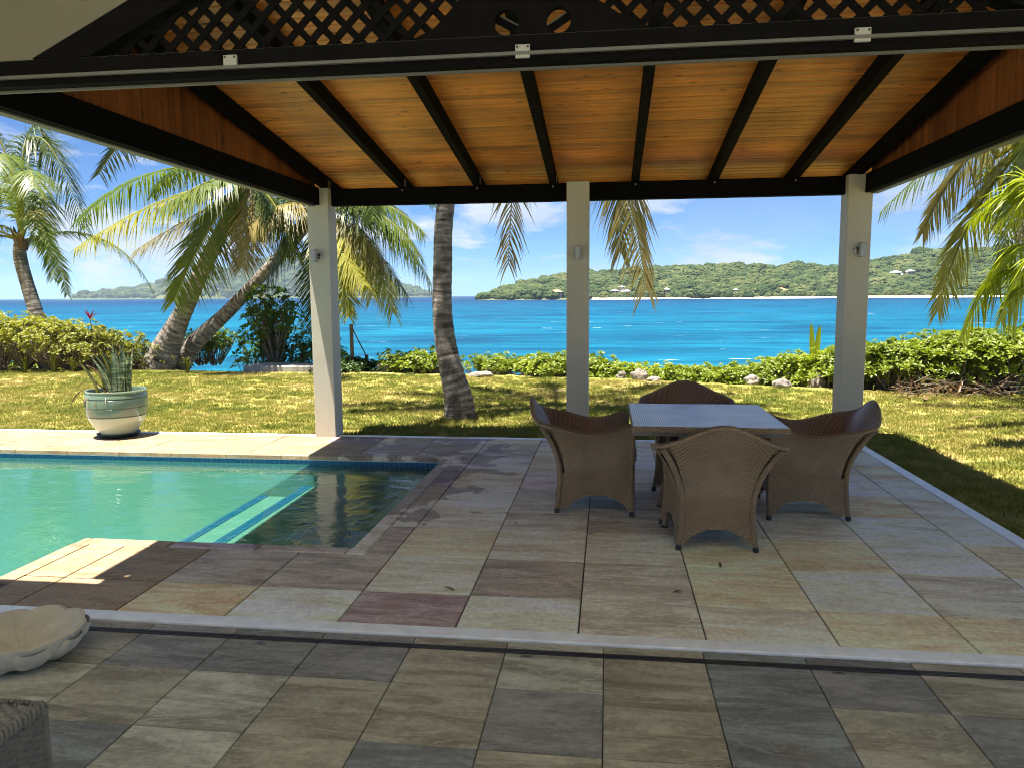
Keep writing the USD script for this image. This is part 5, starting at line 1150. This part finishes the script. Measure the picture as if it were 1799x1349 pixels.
# tree cover
def canopy(path, label, V, n, size, seed, zmin=1.2, front=.75, flat=.8):
    g = np.random.default_rng(seed); I = UsdGeom.PointInstancer.Define(stage, path); meta(I.GetPrim(), label=label, cat='forest', kind='stuff'); pr = []
    for k in range(5):
        s = trimesh.creation.icosphere(3); v = np.array(s.vertices); d = .5 + .62 * meshkit.fbm(v * 1.6 + k * 11, 4, k) + .26 * (meshkit.noise(v * 6 + k) - .5); v = v * d[:, None] * [1, 1, .85]
        p = f'{path}/tree_crown' + (f'_{k:03d}' if k else ''); usdkit.mesh(stage, p, (v, s.faces), M['forest'], smooth=False); pr.append(Sdf.Path(p))
    a, b = V.shape[:2]; u = g.uniform(0, b - 1.001, n); t = g.uniform(0, (a - 1.001) * front, n); i, j = t.astype(int), u.astype(int); fi, fj = (t - i)[:, None], (u - j)[:, None]
    P = (V[i, j] * (1 - fj) + V[i, j + 1] * fj) * (1 - fi) + (V[i + 1, j] * (1 - fj) + V[i + 1, j + 1] * fj) * fi
    keep = P[:, 2] > SEA_Z + zmin; P = P[keep]; n = len(P); s = size * g.lognormal(0, .32, n)
    I.CreatePositionsAttr(Vt.Vec3fArray.FromNumpy((P + np.c_[0 * s, 0 * s, s * .25]).astype(np.float32))); I.CreateProtoIndicesAttr(Vt.IntArray.FromNumpy(g.integers(0, 5, n).astype(np.int32)))
    ang = g.uniform(0, 6.28, n); I.CreateOrientationsAttr(Vt.QuathArray([Gf.Quath(float(math.cos(x / 2)), 0, 0, float(math.sin(x / 2))) for x in ang]))
    I.CreateScalesAttr(Vt.Vec3fArray.FromNumpy(np.stack([s, s, s * flat], 1).astype(np.float32))); I.CreatePrototypesRel().SetTargets(pr)
canopy('/World/hill_forest', 'dense tropical forest covering the hill across the water', hill, 16000, 5.0, 5, zmin=.8)
canopy('/World/island_forest', 'hazy forest on the distant island left of the palms', isl, 7000, 14.0, 6, zmin=8.0)
bs = MB(); sx = np.linspace(onY(1040, 520, HY - 215)[0], onY(2200, 515, HY - 215)[0], 80); yb = HY - 222 + 4 * np.sin(sx / 60)
bs.grid(np.stack([np.stack([sx, yb, np.full_like(sx, SEA_Z - .3)], -1), np.stack([sx, yb + 7, np.full_like(sx, SEA_Z + 1.2)], -1), np.stack([sx, yb + 22, np.full_like(sx, SEA_Z + 2.0)], -1)]))
obj('beach', bs, M['sand'], smooth=True, kind='structure')
def bungalow(px_, py_, w, h, roofm, label, d=None, hip=True, yoff=0.0):
    w, h = w * .78, h * .8; Yb = HY - 196 + yoff; p = onY(px_, py_, Yb); d = d or w * .8; rh = w * .26
    t = thing('beach_house', (p[0], p[1], p[2]), label=label, cat='house')
    obj('wall', MB().box((-w / 2, -d / 2, -6), (w / 2, d / 2, h)), M['far_wall'], t)
    e, k = w * .62, (.12 if hip else .5)
    v = [(-e, -d * .62, h), (e, -d * .62, h), (e, d * .62, h), (-e, d * .62, h), (-w * k, 0, h + rh), (w * k, 0, h + rh)]
    obj('roof', MB().add(v, [[0, 1, 5], [0, 5, 4], [2, 3, 4], [2, 4, 5], [1, 2, 5], [3, 0, 4], [0, 3, 2], [0, 2, 1]]), M[roofm], t)
    for s in (-.25, .25): obj('window', MB().box((w * s - w * .1, -d / 2 - .06, h * .15), (w * s + w * .1, -d / 2 - .02, h * .8)), M['far_dark'], t)
t0 = [(978, 518, 15, 3.2, 'roof_rust', 'wide brown-roofed house near the tip of the headland'), (1080, 515, 9, 2.6, 'roof_white', 'white-roofed beach house, first right of the middle column'), (1100, 516, 11, 2.8, 'roof_white', 'broad white-roofed beach house beside the smaller one'),
      (1092, 508, 7, 2.4, 'roof_white', 'small white house standing above the two beach houses'), (1156, 514, 9, 2.6, 'roof_white', 'white pointed-roof beach house among trees under the hanging frond'), (1171, 512, 7, 2.4, 'roof_white', 'small white roof right of the pointed beach house'),
      (1212, 514, 6, 2.2, 'roof_white', 'tiny white hut in the shore trees'), (1292, 513, 6, 2.2, 'roof_white', 'tiny pale hut left of the green-roofed house'), (1315, 516, 10, 2.2, 'roof_green', 'low green-roofed house on the shore'), (1372, 514, 13, 2.6, 'roof_rust', 'low thatched house on the shore left of the corner column')]
for a in t0: bungalow(*a)
for px_, py_, w, lab in ((1573, 483, 11, 'pale roofed villa high on the slope right of the corner column'), (1599, 481, 9, 'second pale roofed villa high on the slope, beside the hanging frond'), (1583, 488, 9, 'white terrace house just below the two hillside villas')):
    bungalow(px_, py_, w, 3.0, 'roof_white', lab, yoff=75)

# ---- sea air
air = MB().box((-9600, -120, -16), (9600, 9400, 235))
hz = usdkit.material(stage, LK + 'haze', {'v': ('principled_volume', {'color': (.60, .78, .98), 'density': .00008, 'anisotropy': .3})}, [], volume='v.volume')
obj('haze', air, hz, kind='stuff')
